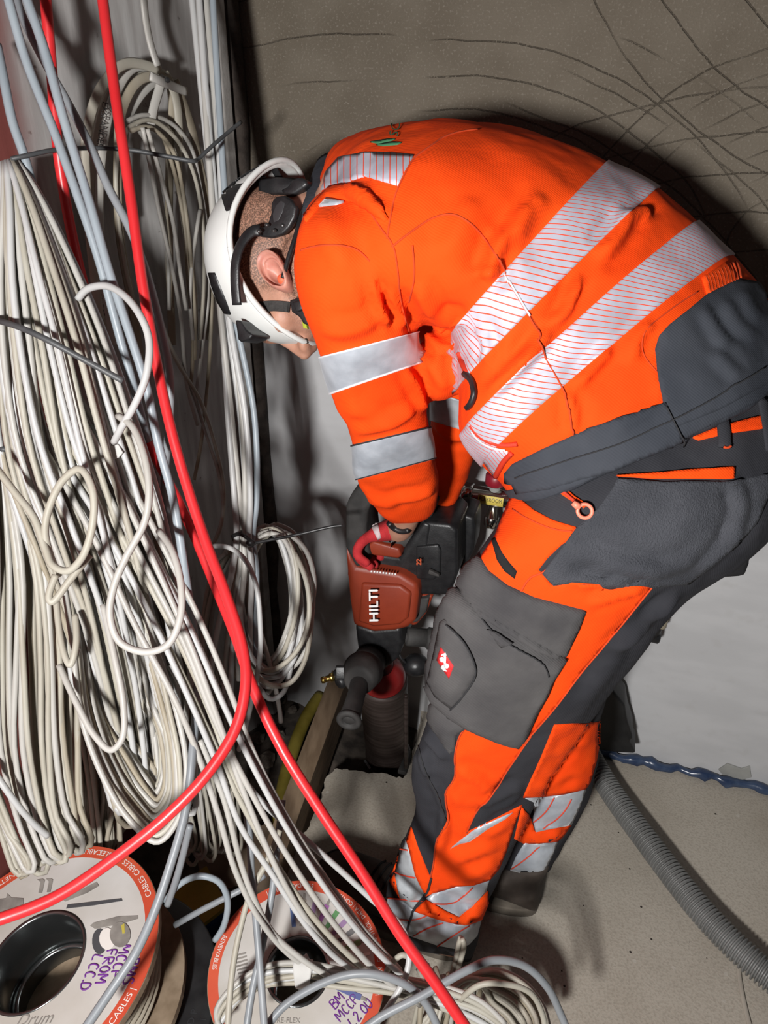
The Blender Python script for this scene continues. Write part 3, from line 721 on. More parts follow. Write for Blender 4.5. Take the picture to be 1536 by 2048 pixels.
TV, TF, TE = remesh([nleg.mesh(64, 48), fleg.mesh(54, 36)], 0.0062, 6)
z2 = lambda p: zp(800, 880, 2.087, p)
z3 = lambda p: zp(740, 1400, 2.743, p)
TFOLD = [
    (z2([(700, 470), (900, 500), (1100, 520), (1300, 440)]), 13, .004), (z2([(760, 560), (950, 530), (1130, 545)]), 10, .0035), (z2([(690, 580), (850, 590), (1000, 560)]), 8, .004),
    (z2([(1430, 360), (1340, 470), (1220, 560)]), 12, .006), 
    (z2([(770, 680), (900, 640), (1030, 610)]), 8, .004), (z2([(1160, 620), (1040, 770), (940, 840), (840, 870)]), 9, .005), (z2([(1180, 640), (1100, 700), (1000, 760)]), 7, .005),
    (z3([(270, 270), (300, 380), (330, 420)]), 8, .006), (z3([(300, 170), (350, 260), (430, 330)]), 8, .006), (z3([(470, 380), (560, 420), (660, 480)]), 10, .006),
    (z3([(430, 520), (540, 550), (640, 540)]), 9, .004), (z3([(500, 480), (600, 500), (690, 470)]), 8, .004), (z3([(600, 570), (720, 540), (850, 470)]), 9, .006),
    (z3([(640, 610), (760, 580), (850, 510)]), 7, .005), (z3([(390, 600), (400, 700), (360, 850)]), 10, .006), (z3([(320, 430), (390, 560), (410, 680)]), 7, .004),
    (z3([(250, 1170), (330, 1110), (430, 1160), (520, 1200), (630, 1120)]), 9, .009), (z3([(130, 960), (180, 1030), (260, 1080)]), 9, .006), (z3([(450, 850), (560, 830), (700, 760)]), 12, .005),
    (z3([(480, 960), (600, 940), (700, 870)]), 11, .005), (z3([(560, 720), (650, 720), (780, 650)]), 8, .004), (z3([(200, 1120), (260, 1230), (360, 1330)]), 12, .006),
    (z3([(100, 1090), (170, 1190), (250, 1270)]), 10, .005), (z3([(480, 1010), (560, 1070), (640, 1040)]), 12, .004),
    (z3([(900, 480), (1000, 450), (1090, 400), (1200, 380)]), 10, .006), (z3([(940, 400), (1060, 360), (1180, 290)]), 9, .005), (z3([(960, 500), (1100, 480), (1170, 430)]), 7, .004),
    (z3([(860, 730), (950, 760), (1050, 700)]), 9, .008), (z3([(900, 690), (960, 720), (1060, 690)]), 7, .004), (z3([(1010, 300), (1110, 260), (1210, 200)]), 10, .004),
    ([(1290, 1230), (1230, 1320), (1150, 1430)], 14, .004), ([(1460, 950), (1480, 1020), (1450, 1090)], 12, .004),
]
TV = folds(TV, TF, [(p, w_*1.1, h_*1.3) for p, w_, h_ in TFOLD], 0.005, 9.0)
trousers = obj('trousers', TV, TF, CHARC, person, label='charcoal and orange work trousers with cargo pocket and reflective bands')
TT = bvh(TV, TF)
def tp(name, pts, m, off=0.0018, **k):
    k['step'] = min(k.get('step', 6), 6); k.setdefault('zg', 1.2); return patch_px(name, pts, TT, m, trousers, off=off, **k)
tp('thigh_panel', z2([(468, 232), (500, 243), (560, 293), (640, 335), (735, 363), (706, 415), (672, 438), (616, 492), (578, 540), (634, 606), (720, 594), (870, 606), (1052, 606), (985, 690), (880, 820), (760, 960), (700, 1050), (640, 1120), (590, 1180), (515, 1262), (480, 1265), (400, 1000), (420, 760), (330, 560), (345, 480), (400, 400), (430, 320)]), ORANGE, label='orange side panel')
tp('shin_panel', z3([(378, 12), (470, 80), (530, 130), (640, 190), (800, 230), (880, 195), (830, 275), (760, 370), (700, 455), (640, 555), (602, 582), (565, 650), (530, 722), (600, 692), (700, 642), (832, 575), (800, 660), (745, 830), (705, 925), (655, 985), (565, 1015), (470, 1020), (342, 1060), (308, 1078), (250, 960), (215, 810), (202, 770), (228, 695), (262, 800), (330, 968), (347, 900), (372, 765), (424, 660), (412, 520), (470, 400), (465, 312), (478, 230), (528, 150), (440, 90)]), ORANGE, step=8, label='orange lower leg panel')
tp('ankle_panel', z3([(245, 1152), (310, 1095), (420, 1160), (485, 1190), (560, 1132), (642, 1045), (645, 1110), (608, 1200), (540, 1228), (430, 1216), (330, 1185)]), ORANGE, off=.003, step=7, dome=.003)
tp('ankle_panel', z3([(148, 868), (158, 850), (135, 940), (150, 1040), (168, 1092), (110, 990), (104, 945), (122, 895)]), ORANGE, off=.002, step=6)
tp('leg_band', z3([(198, 770), (215, 812), (250, 960), (303, 1075), (240, 1145), (165, 1085), (140, 960), (165, 860)]), SILVERD, step=8, label='front reflective band above the boot')
tp('leg_band', z3([(310, 1088), (342, 1062), (470, 1022), (562, 1017), (652, 985), (635, 1048), (560, 1130), (485, 1188), (420, 1156), (345, 1112)]), SILVER, step=8, label='upper slanted reflective band')
tp('leg_band', z3([(88, 1085), (130, 1088), (170, 1093), (240, 1152), (330, 1186), (430, 1218), (540, 1229), (608, 1202), (585, 1290), (540, 1338), (470, 1362), (370, 1342), (205, 1285), (140, 1190)]), SILVER, step=8, label='lower slanted reflective band')
for q in ([(140, 945), (190, 958), (252, 970)], [(170, 818), (212, 822)], [(100, 1085), (190, 1090), (290, 1100)], [(160, 1198), (240, 1200), (340, 1165)], [(240, 1290), (320, 1245), (400, 1218)], [(370, 1345), (450, 1290), (540, 1235)], [(345, 1115), (450, 1110), (560, 1025)]):
    line_px('band_line', z3(q), TT, REFLINE, trousers, r=0.0013, n=14, lift=.0022)
tp('reflective_piping', z3([(440, 812), (510, 752), (560, 712), (640, 672), (780, 612), (735, 652), (640, 706), (545, 772), (500, 782)]), SILVER, off=.0026, step=7)
line_px('leg_zip', z3([(335, 970), (300, 1075), (240, 1150), (205, 1280)]), TT, SEAMD, trousers, r=0.0022, n=30, lift=.003)
line_px('seam', z3([(332, 968), (347, 900), (372, 765), (424, 660), (412, 520), (470, 400), (465, 312), (490, 200), (530, 140)]), TT, SEAM, trousers, r=0.0014, n=60, lift=.002)
line_px('seam', z3([(880, 195), (760, 370), (640, 555), (602, 582), (530, 722)]), TT, SEAM, trousers, r=0.0013, n=60, lift=.002)
line_px('seam', z2([(1052, 606), (985, 690), (880, 820), (760, 960), (640, 1120), (515, 1262)]), TT, SEAM, trousers, r=0.0013, n=60, lift=.002)
line_px('seam', z2([(505, 632), (545, 572), (600, 546), (690, 450), (735, 365)]), TT, SEAM, trousers, r=0.0013, n=30, lift=.002)
line_px('seam', z2([(475, 290), (540, 330), (640, 370), (720, 380)]), TT, SEAM, trousers, r=0.0009, n=30, lift=.002)
# hip holster panel, its orange welt, waist trim
MESHF = mat('coarse_hip_fabric', (0.026, 0.028, 0.035), (0.045, 0.047, 0.056), rough=0.85, scale=18, bump=0.9, bscale=520)
tp('hip_panel', z2([(908, 165), (1100, 176), (1380, 172), (1520, 140), (1540, 200), (1480, 340), (1400, 430), (1330, 490), (1200, 590), (1050, 607), (870, 607), (730, 586), (640, 600), (595, 552), (650, 480), (740, 360), (820, 290), (868, 230)]), MESHF, off=.005, label='coarse dark hip pocket panel')
tp('pocket_welt', z2([(905, 152), (1050, 140), (1200, 126), (1387, 110), (1383, 162), (1200, 162), (1050, 162)]), ORANGE, off=.005, step=7, label='orange welt along the pocket')
tp('waistband', z1([(1170, 1440), (1300, 1385), (1500, 1335), (1512, 1395), (1350, 1418), (1200, 1452)]), ORANGE, off=.004, step=7, label='orange waist trim')
line_px('pocket_stitching', z2([(915, 185), (1100, 205), (1380, 192), (1510, 170)]), TT, SEAMD, trousers, r=.001, n=40, lift=.004)
for q in ([(1300, 1350), (1310, 1400), (1312, 1490)], [(1490, 1260), (1510, 1380), (1525, 1500)]):
    c = catmull([(a, b, 0) for a, b in z1(q)], 14); pp = [hit_px(TT, p[0], p[1], 1.0) for p in c]
    obj('belt_loop', *tube_raw([tuple(h + n*.006) for h, n in pp], .008, 8, flat=(0.35, 1.0, tuple(pp[6][1]))), CHARC, trousers)
line_px('belt_loop_stitching', z1([(1300, 1492), (1318, 1494), (1334, 1488)]), TT, SEAM, trousers, r=.0015, n=8, lift=.009)
# slanted zip pocket
ZF = ORANGE
tp('zip_pocket_flap', z2([(652, 212), (690, 203), (735, 240), (782, 268), (768, 286), (745, 272), (700, 245)]), ZF, off=.004, step=5)
line_px('zip', z2([(672, 212), (720, 248), (758, 280)]), TT, ZIPR, trousers, r=.002, n=16, lift=.0055)
PULL = mat('salmon_plastic_puller', (0.80, 0.22, 0.14), rough=0.45)
hp, hn = hit_px(TT, *z2([(772, 297)])[0], 1.0)
t1 = (P(1180, 1024, 1) - P(1160, 1010, 1)).normalized(); t2 = hn.cross(t1).normalized()
ang = np.linspace(0, PI2, 22)[:-1]
Vr = []
ringp = [hp + hn*.008 + t1*(.008*math.cos(a)) + t2*(.0075*math.sin(a)) for a in ang] 
pulle = obj('zip_puller', *merge([tube_raw([tuple(p) for p in ringp + [ringp[0]]], .0022, 7, caps=False), tube_raw([tuple(hp + hn*.009 - t1*.008), tuple(hp + hn*.009 - t1*.016)], [.0045, .0032], 8)]), PULL, trousers, label='salmon plastic zip puller')
# cargo pocket with flap, phone pocket, maker's tag, thigh strap
pocket = tp('cargo_pocket', z2([(200, 675), (240, 610), (330, 700), (640, 880), (690, 900), (640, 985), (610, 1060), (570, 1130), (525, 1225), (490, 1272), (400, 1245), (280, 1192), (215, 1150), (150, 1092), (118, 1020), (135, 930), (152, 850), (178, 720)]), DUSTY, off=.008, step=10, dome=.012, label='dusty grey cargo pocket')
PT = bvh(np.array([tuple(v.co + WLOC[pocket.name]) for v in pocket.data.vertices]), [tuple(p.vertices) for p in pocket.data.polygons])
allv, allf = merge([(TV, TF), ([tuple(v.co + WLOC[pocket.name]) for v in pocket.data.vertices], [tuple(p.vertices) for p in pocket.data.polygons])])
PTT = bvh(allv, allf)
patch_px('pocket_flap', z2([(338, 488), (375, 545), (450, 602), (560, 652), (770, 706), (742, 780), (690, 888), (665, 908), (635, 910), (560, 880), (440, 802), (330, 738), (240, 602), (285, 528)]), PTT, DUSTY, trousers, off=.0065, step=7, dome=.005, label='dusty pocket flap')
patch_px('phone_pocket', z2([(188, 748), (215, 780), (245, 805), (285, 870), (310, 920), (322, 965), (300, 1020), (262, 1072), (215, 1118), (150, 1068), (118, 1010), (130, 960), (150, 870), (172, 760)]), PTT, DUSTY, trousers, off=.003, step=9, dome=.007, label='phone pocket with red tag')
patch_px('pocket_tab', z2([(360, 790), (395, 798), (470, 848), (425, 862)]), PTT, DUSTY, trousers, off=.004, step=6)
line_px('pocket_stitching', z2([(340, 745), (420, 830), (600, 940), (620, 985)]), PTT, SEAMD, trousers, r=.001, n=40, lift=.002)
line_px('pocket_stitching', z2([(200, 765), (280, 850), (320, 965), (255, 1075), (215, 1120)]), PTT, SEAMD, trousers, r=.0012, n=40, lift=.004)
TAG = mat('red_woven_tag', (0.50, 0.012, 0.016), (0.58, 0.02, 0.022), rough=0.7, scale=200, bump=0.3)
WHITEP = mat('white_print', (0.78, 0.76, 0.74), rough=0.7)
allv2, allf2 = allv, allf
for nm in ('phone_pocket', 'pocket_flap'):
    q = bpy.data.objects[nm]; allv2, allf2 = merge([(allv2, allf2), ([tuple(v.co + WLOC[nm]) for v in q.data.vertices], [tuple(p.vertices) for p in q.data.polygons])])
P3 = bvh(allv2, allf2)
patch_px('maker_tag', z2([(172, 866), (224, 944), (206, 994), (156, 918)]), P3, TAG, trousers, off=.0016, step=5, label='red woven tag with a white emblem')
em = []
def disc_px(cx, cy, r, sx=1.0, a0=0.0):
    return [(cx + math.cos(t)*r*sx*math.cos(a0) - math.sin(t)*r*math.sin(a0), cy + math.cos(t)*r*sx*math.sin(a0) + math.sin(t)*r*math.cos(a0)) for t in np.linspace(0, PI2, 15)[:-1]]
for q in (disc_px(181, 914, 9, 1.2, .9), disc_px(198, 940, 9, 1.2, .9), [(186, 926), (190, 905), (186, 895), (178, 900), (180, 892), (190, 888), (196, 905), (194, 932)], [(180, 940), (188, 934), (192, 955), (200, 962), (186, 958), (176, 948)]):
    patch_px('tag_emblem', z2(q), P3, WHITEP, trousers, off=.0030, step=3)
tp('thigh_strap', z2([(388, 418), (402, 410), (430, 470), (460, 510), (490, 545), (480, 575), (440, 545), (410, 500)]), BLACKF, off=.003, step=6, label='black webbing strap on the thigh')
tp('knee_pocket', z2([(118, 1085), (165, 1092), (200, 1140), (280, 1196), (236, 1225), (228, 1290), (205, 1306), (180, 1270), (130, 1190), (105, 1120)]), DUSTY, off=.004, step=8, dome=.004, label='dusty knee pad pocket')
line_px('knee_seam', z3([(268, 250), (300, 380), (370, 520), (415, 660)]), TT, SEAMD, trousers, r=.0012, n=30, lift=.001)
# far leg
tp('far_leg_panel', z3([(1010, 135), (1110, 128), (1185, 128), (1270, 117), (1256, 240), (1240, 330), (1206, 450), (1180, 487), (1060, 515), (960, 528), (840, 532), (870, 460), (930, 330)]), ORANGE, step=9, label='orange panel on the far leg', zg=1.4)
tp('far_leg_panel', z3([(832, 585), (880, 640), (905, 722), (1080, 690), (1104, 681), (1060, 745), (1024, 776), (850, 788), (790, 760)]), ORANGE, step=9, zg=1.4)
tp('leg_band', z3([(850, 532), (900, 560), (895, 660), (908, 722), (1000, 705), (1102, 681), (1146, 590), (1182, 487), (1060, 516), (960, 529)]), SILVER, off=.0022, step=8, zg=1.4, label='upper reflective band on the far leg')
tp('leg_band', z3([(850, 780), (930, 790), (1028, 773), (998, 850), (952, 940), (870, 955), (770, 930), (800, 860)]), SILVER, off=.0022, step=8, zg=1.4, label='lower reflective band on the far leg')
for q in ([(895, 665), (960, 610), (1010, 530)], [(945, 705), (1050, 620), (1100, 540)], [(775, 922), (860, 860), (930, 795)]):
    line_px('band_line', z3(q), TT, REFLINE, trousers, r=0.0013, n=14, lift=.003, zg=1.4)

sink(jacket, JV, JF, JT); sink(trousers, TV, TF, TT)

# ---- boots
BOOTL = mat('dusty_brown_leather', (0.030, 0.022, 0.017), (0.062, 0.048, 0.038), rough=0.75, scale=18, detail=6, bump=0.4)
SOLE = mat('dusty_rubber_sole', (0.085, 0.070, 0.055), (0.17, 0.145, 0.115), rough=0.9, scale=20, bump=0.3)
BOOTB = mat('black_boot_leather', (0.012, 0.011, 0.011), (0.040, 0.035, 0.031), rough=0.7, scale=16, detail=6, bump=0.3)
def boot(heel, toe, ank, lbl):
    heel, toe = Vector(heel), Vector(toe); d = (toe-heel); L = d.length; d.normalize(); s = Vector((-d.y, d.x, 0)); up = Vector((0, 0, 1))
    prof = [(-.02, .030, .030), (.0, .038, .085), (.06, .040, .11), (.13, .044, .105), (.19, .050, .075), (.25, .050, .056), (.29, .043, .046), (.315, .022, .03)]
    rings = [(heel + d*(t*L/.31) + up*(.022 + h/2), s*wd, up*(h/2), 2.6) for t, wd, h in prof]
    shaft = Loft([(heel + d*.075 + up*.06, s*.044, d*.06, 2.3), (heel + d*.065 + up*.10, s*.042, d*.050, 2.2), (Vector(ank), s*.044, d*.046, 2.1), (Vector(ank) + (Vector(ank)-heel-d*.05).normalized()*.04, s*.044, d*.046, 2.1)])
    V, F, E = remesh([Loft(rings).mesh(36, 28), shaft.mesh(18, 28)], .005, 4)
    b = obj('boot', V, F, BOOTL, person, label=lbl)
    out = []
    for k in range(40):
        a = PI2*k/40; c, sn = math.cos(a), math.sin(a); t = .147*L/.31*2*0.535
        out.append(heel + d*(L*.48 + c*L*.545) + s*(math.copysign(abs(sn)**.75, sn)*(.053 if c > -.2 else .046)))
    obj('sole', *prism([p + up*.001 for p in out], up*.024, .003), SOLE, b)
    tb = [heel + d*(.05+L*.48 + math.cos(a)*L*.40) + s*(math.sin(a)*.045) + up*.075 for a in np.linspace(-.9, .9, 14)]
    obj('toe_seam', *tube_raw([tuple(h[0] + h[1]*.001) for h in [bvh(V, F).find_nearest(p) for p in tb]], .0015, 5), SEAMD, b)
    for k in range(4):
        p = heel + d*(.13 - k*.012) + up*(.10 + .022*k)
        q = [bvh(V, F).find_nearest(p + s*(.05*j) + d*.05)for j in (-1, -.5, 0, .5, 1)]
        obj('lace', *tube([tuple(h[0] + h[1]*.002) for h in q], .0022, 14, 6), BLACKF, b)
    return b
hN = G(905, 1900); tN = G(668, 1762)
boot(hN, hN + (tN-hN).normalized()*.305, P(868, 1850, 1.375), 'dusty brown boot nearest the camera')
hF = G(1058, 1812); boot(hF, hF + Vector((-.26, .10, 0)), P(1042, 1735, 1.49), 'black boot on the far foot')

# ---- body: head, neck, trunk, arms and legs in one skin
up_h = (RM @ Vector((-0.90, 0.05, -0.42))).normalized()
fw_h = (RM @ Vector((0.10, -0.985, -0.12))); fw_h = (fw_h - up_h*fw_h.dot(up_h)).normalized()
lf_h = up_h.cross(fw_h).normalized()
if lf_h.dot(CAM - P(560, 540, 1.03)) < 0: lf_h = -lf_h
HC = P(570, 528, 1.045)
HM = Matrix((lf_h, fw_h, up_h)).transposed()       # columns: left, forward, up
def H(x, y, z): return HC + HM @ Vector((x, y, z))
hp_ = []
hp_.append(ellipsoid(H(0, -.016, .022), (.074, .092, .078), HM, 32, 24))          # cranium
hp_.append(ellipsoid(H(0, .050, -.015), (.062, .055, .080), HM, 28, 20))          # face
hp_.append(ellipsoid(H(0, .040, -.075), (.050, .058, .045), HM, 24, 18))          # jaw
hp_.append(ellipsoid(H(0, .088, -.100), (.024, .020, .020), HM))                  # chin
hp_.append(ellipsoid(H(0, .094, .028), (.052, .016, .014), HM))                   # brow
for s in (1, -1):
    hp_.append(ellipsoid(H(s*.042, .075, -.022), (.024, .026, .022), HM))         # cheek
    hp_.append(ellipsoid(H(s*.031, .088, .008), (.015, .012, .011), HM))          # eyelid
    hp_.append(ellipsoid(H(s*.013, .112, -.034), (.010, .013, .009), HM))         # nostril wing
    hp_.append(ellipsoid(H(s*.058, .015, -.060), (.018, .040, .030), HM))         # jaw angle
hp_.append(Loft([(H(0, .098, .022), HM @ Vector((.008, 0, 0)), HM @ Vector((0, .008, 0)), 2), (H(0, .112, -.008), HM @ Vector((.009, 0, 0)), HM @ Vector((0, .013, 0)), 2), (H(0, .120, -.028), HM @ Vector((.012, 0, 0)), HM @ Vector((0, .016, 0)), 2), (H(0, .114, -.040), HM @ Vector((.011, 0, 0)), HM @ Vector((0, .010, 0)), 2)]).mesh(14, 14))
for zz, ry in ((-.062, .012), (-.074, .013)): hp_.append(ellipsoid(H(0, .098, zz), (.024, ry, .007), HM))
nk = [H(0, -.035, -.02), H(0, -.035, -.075), (H(0, -.03, -.11) + P(650, 420, 1.0))/2, P(690, 430, 1.0)]
hp_.append(Loft([(p, lf_h*r, fw_h*(r*1.05), 2) for p, r in zip(nk, (.055, .058, .062, .07))]).mesh(20, 24))
def limb(pts, rad):
    c = catmull([tuple(p) for p in pts], 24); r = np.interp(np.linspace(0, 1, 24), np.linspace(0, 1, len(rad)), rad)
    return tube_raw(c, r, 14)
def inner(lf, s0, s1, k, n=22):
    rr = []
    for q in np.linspace(s0, s1, n):
        r = lf.at(q); la = np.linalg.norm(r[3:6]); lb = np.linalg.norm(r[6:9])
        rr.append((Vector(r[:3]), Vector(r[3:6])*(min(k*la, la-.022)/la), Vector(r[6:9])*(min(k*lb, lb-.022)/lb), 2))
    return Loft(rr).mesh(n*2, 18)
hp_.append(inner(trunk, 0.2, 10.6, .72)); hp_.append(inner(lsl, .3, 7.2, .58)); hp_.append(inner(rsl, .1, 4.0, .62))
hp_.append(inner(nleg, 0.4, 12, .62)); hp_.append(inner(fleg, .3, 9, .60))
hp_.append(limb([P(805, 930, 1.13), P(816, 1010, 1.235), P(806, 1046, 1.30), P(794, 1060, 1.335)], [.030, .026, .025, .025]))
hp_.append(limb([P(893, 940, 1.34), P(882, 985, 1.40), P(872, 1010, 1.44)], [.030, .028, .026]))
BV, BF, BE = remesh(hp_, .0042, 5)
SKIN = None
def skin_x(nt, b, tc, rp):
    at = nd(nt, 'ShaderNodeAttribute', attribute_name='hair'); n = nd(nt, 'ShaderNodeTexNoise'); n.inputs['Scale'].default_value = 520; n.inputs['Detail'].default_value = 3
    nt.links.new(tc.outputs['Object'], n.inputs[0])
    k = math_(nt, 'MULTIPLY', at.outputs['Fac'], sstep(nt, n.outputs['Fac'], 0.30, 0.62))
    nt.links.new(mixc(nt, k, rp.outputs[0], (0.040, 0.026, 0.019)), b.inputs['Base Color'])
    b.inputs['Subsurface Weight'].default_value = 0.12; b.inputs['Subsurface Radius'].default_value = (.012, .004, .002)
    bp = nd(nt, 'ShaderNodeBump'); bp.inputs['Strength'].default_value = .25; bp.inputs['Distance'].default_value = .001
    nt.links.new(n.outputs['Fac'], bp.inputs['Height']); nt.links.new(bp.outputs[0], b.inputs['Normal'])
SKIN = mat('skin', (0.36, 0.175, 0.115), (0.46, 0.245, 0.17), rough=0.55, scale=40, detail=4, extra=skin_x)
body = obj('body', BV, BF, SKIN, person, label='bowed head in profile with short dark hair')
loc = (BV - np.array(HC)) @ np.array(HM)           # head coordinates: left, forward, up
x_, y_, z_ = np.abs(loc[:, 0]), loc[:, 1], loc[:, 2]
sm = lambda v, a, b: np.clip((v-a)/(b-a), 0, 1)
hair = 0.78*sm(.045 - y_ + .15*(z_-.02), -.004, .012)*sm(z_ + .06 + y_*.3, -.012, .012)
beard = 0.8*sm(y_, -.005, .02)*sm(-z_ - .030 - .25*np.maximum(y_-.03, 0), -.006, .012)*(1-sm(y_, .095, .12))
side = 0.85*np.exp(-((y_-.030)/.014)**2)*sm(.03 - z_, 0, .03)
brow = 0.9*np.exp(-((z_-.028)/.006)**2)*sm(y_, .070, .082)*sm(x_, .012, .018)*(1-sm(x_, .05, .056))
lash = 0.8*np.exp(-((z_-.001)/.0035)**2)*sm(y_, .076, .084)*np.exp(-((x_-.032)/.016)**4)
h = np.clip(np.maximum.reduce([hair, beard, side, brow, lash]), 0, 1)*(np.linalg.norm(loc, axis=1) < .2)
a = body.data.attributes.new('hair', 'FLOAT', 'POINT'); a.data.foreach_set('value', h.astype(np.float32))
BT = bvh(BV, BF)
# ear
EARM = mat('ear_skin', (0.44, 0.175, 0.135), (0.52, 0.24, 0.18), rough=0.5, scale=60, extra=lambda nt, b, tc, rp: setattr(b.inputs['Subsurface Weight'], 'default_value', .15))
eu = (RM @ Vector((-0.60, 0.62, 0)));
ec = P(553, 549, 0.966)
en = (lf_h*0.9 - fw_h*0.30).normalized(); eu = (eu - en*eu.dot(en)).normalized(); ew = en.cross(eu)
if ew.dot(fw_h) > 0: ew = -ew       # ew points to the back of the head
Va, Fa = [], []; NR, NT = 16, 40
for i in range(NR+1):
    r = i/NR
    for k in range(NT):
        t = PI2*k/NT; cx, cy = math.cos(t), math.sin(t)   # cx along ear height, cy towards back
        L = .034; Wd = .0195*(1 + .18*cx) if cy > 0 else .0165*(1+.12*cx)
        hgt = .014*math.exp(-((r-.90)/.10)**2)*(1 if cx > -.5 else max(.15, 1.5+cx)) + .007*math.exp(-((r-.60)/.12)**2)*(.35+.65*(cy > -.3))*(1 if cx > -.45 else .3)
        hgt -= .013*math.exp(-(r/.42)**2); hgt += .004 if (cx < -.6) else 0
        back = .006*cy*r
        Va.append(ec + eu*(cx*r*L) + ew*(cy*r*Wd) + en*(hgt + back + .002))
for i in range(NR):
    for k in range(NT): Fa.append((i*NT+k, (i+1)*NT+k, (i+1)*NT+(k+1) % NT, i*NT+(k+1) % NT))
n0 = len(Va)
for k in range(NT): Va.append(Va[NR*NT+k] - en*.022*(1) - (Va[NR*NT+k]-ec)*.25)
for k in range(NT): Fa.append((NR*NT+k, n0+k, n0+(k+1) % NT, NR*NT+(k+1) % NT))
ear = obj('ear', Va, Fa, EARM, body, label='left ear with an orange plug')
PLUG = mat('orange_ear_plug', (0.85, 0.12, 0.05), rough=0.6)
obj('ear_plug', *merge([ellipsoid(P(566, 558, .956), (.0075, .0075, .007), None, 14, 10)]), PLUG, person, label='orange banded ear plug')
obj('ear_plug_band', *tube_px([(566, 556, .944), (576, 520, .944), (592, 470, .945), (605, 425, .955), (625, 385, .98), (640, 360, 1.03)], .0032, 40, 8), BLKP, person)
# strap, buckle and the half mask at the face
STRAP = mat('grey_black_strap', (0.020, 0.019, 0.018), (0.045, 0.042, 0.040), rough=0.8, scale=40, bump=0.4, bscale=300)
def strap_px(name, pts, width, m, tree, parent, lift=.002, zg=1.0, thick=.3):
    c = catmull([(a, b, 0) for a, b in pts], 24); hh = [hit_px(tree, p[0], p[1], zg) for p in c]
    cc = laplace(np.array([tuple(h + n*lift) for h, n in hh]), np.array([(i, i+1) for i in range(23)]), 3)
    V_, F_ = [], []; 
    T = np.gradient(cc, axis=0)
    for i, (p, (h, n)) in enumerate(zip(cc, hh)):
        t = Vector(T[i]).normalized(); b = n.cross(t).normalized(); nn = t.cross(b)
        for a_, b_ in ((-1, 0), (1, 0), (1, 1), (-1, 1)): V_.append(Vector(p) + b*(a_*width/2) + nn*(b_*.0022))
    for i in range(23):
        for j in range(4): F_.append((i*4+j, i*4+(j+1) % 4, (i+1)*4+(j+1) % 4, (i+1)*4+j))
    F_ += [(0, 1, 2, 3), (92, 95, 94, 93)]
    return obj(name, V_, F_, m, parent, smooth=False)
strap_px('glasses_strap', [(486, 608), (510, 611), (535, 613), (560, 614), (584, 615)], .0135, STRAP, BT, person)
line_px('eyebrow', [(526, 634), (533, 647), (543, 658)], BT, mat('dark_brow_hair', (.03, .02, .015), rough=.9), body, r=.0028, n=16, lift=.0002)
line_px('eyelid_line', [(546, 637), (553, 648), (562, 655)], BT, MATS['dark_brow_hair'], body, r=.0011, n=16, lift=0)
line_px('nostril', [(606, 684), (612, 679), (615, 687)], BT, MATS['dark_brow_hair'], body, r=.0022, n=12, lift=-.0006)
gf = obj('glasses_frame', *prism_px([(578, 600), (598, 594), (614, 604), (620, 630), (618, 652), (606, 648), (598, 634), (582, 624)], .955, .016, .003, d=-lf_h), BLKP, person, label='black frame of the safety glasses')
obj('frame_joint', *prism_px([(584, 604), (600, 600), (606, 618), (592, 624)], .948, .008, .002, d=-lf_h), BLKP, gf)
obj('lens', *prism_px([(602, 634), (610, 640), (614, 658), (606, 656)], .957, .006, .001, d=-lf_h), mat('yellow_green_plastic', (0.32, 0.36, 0.03), rough=.3), gf, label='yellow green lens edge')

# ---- helmet (dome in head coordinates; opening tilted back so its inside shows at the nape)
HW = mat('white_helmet_shell', (0.60, 0.61, 0.59), (0.68, 0.69, 0.67), rough=0.38, scale=8, spec=0.5)
HIN = mat('grey_helmet_lining', (0.50, 0.50, 0.48), rough=0.6)
hq = (HM @ Matrix.Rotation(math.radians(-6), 3, 'X'))
HO = H(0, -.008, .014)
def HP(x, y, z): return HO + hq @ Vector((x, y, z))
def dome(a, b, c, dz, rim):
    V, F = [], []; n, m = 56, 20
    for i in range(m+1):
        t = (math.pi/2)*i/m
        for k in range(n):
            p = PI2*k/n; cx, cy = math.cos(p), math.sin(p)
            rr = math.sin(t)**0.9
            bb = b[0] if cy > 0 else b[1]
            z = c*math.cos(t) + dz
            e = 1 + 0.0*cx
            z += rim(cx, cy)*(max(0, (t/(math.pi/2)) - .35)/.65)**1.5
            V.append(HP(a*rr*cx*e, bb*rr*cy, z))
    for i in range(m):
        for k in range(n): F.append((i*n+k, (i+1)*n+k, (i+1)*n+(k+1) % n, i*n+(k+1) % n))
    return V, F, n, m
def rimf(cx, cy):   # lower in front and at the nape, arched over the ears
    return .028*abs(cx)**2.0 - .012 - (.016*max(0, cy)**2) - .018*max(0, -cy)**2
Vo, Fo, n_, m_ = dome(.102, (.124, .122), .110, -.012, rimf)
Vi, Fi, _, _ = dome(.095, (.115, .114), .102, -.012, lambda a, b: rimf(a, b) + .001)
k0 = len(Vo); V = Vo + Vi; F = Fo + [tuple(i+k0 for i in f)[::-1] for f in Fi]
for k in range(n_): F.append((m_*n_+k, k0+m_*n_+k, k0+m_*n_+(k+1) % n_, m_*n_+(k+1) % n_))
helmet = obj('helmet', V, F, HW, person, label='white safety helmet with black vent panels')
HT = bvh(np.array([tuple(v) for v in Vo]), Fo)
rim = [Vo[m_*n_+k] for k in range(n_)]
obj('helmet_rim', *tube_raw([tuple(p) for p in rim + [rim[0]]], .0042, 8, caps=False), HW, helmet)
def hpatch(name, pts, m, off=.002, **k): return patch_px(name, pts, HT, m, helmet, off=off, zg=.98, **k)
hz = lambda p: zp(380, 280, 4.452, p)
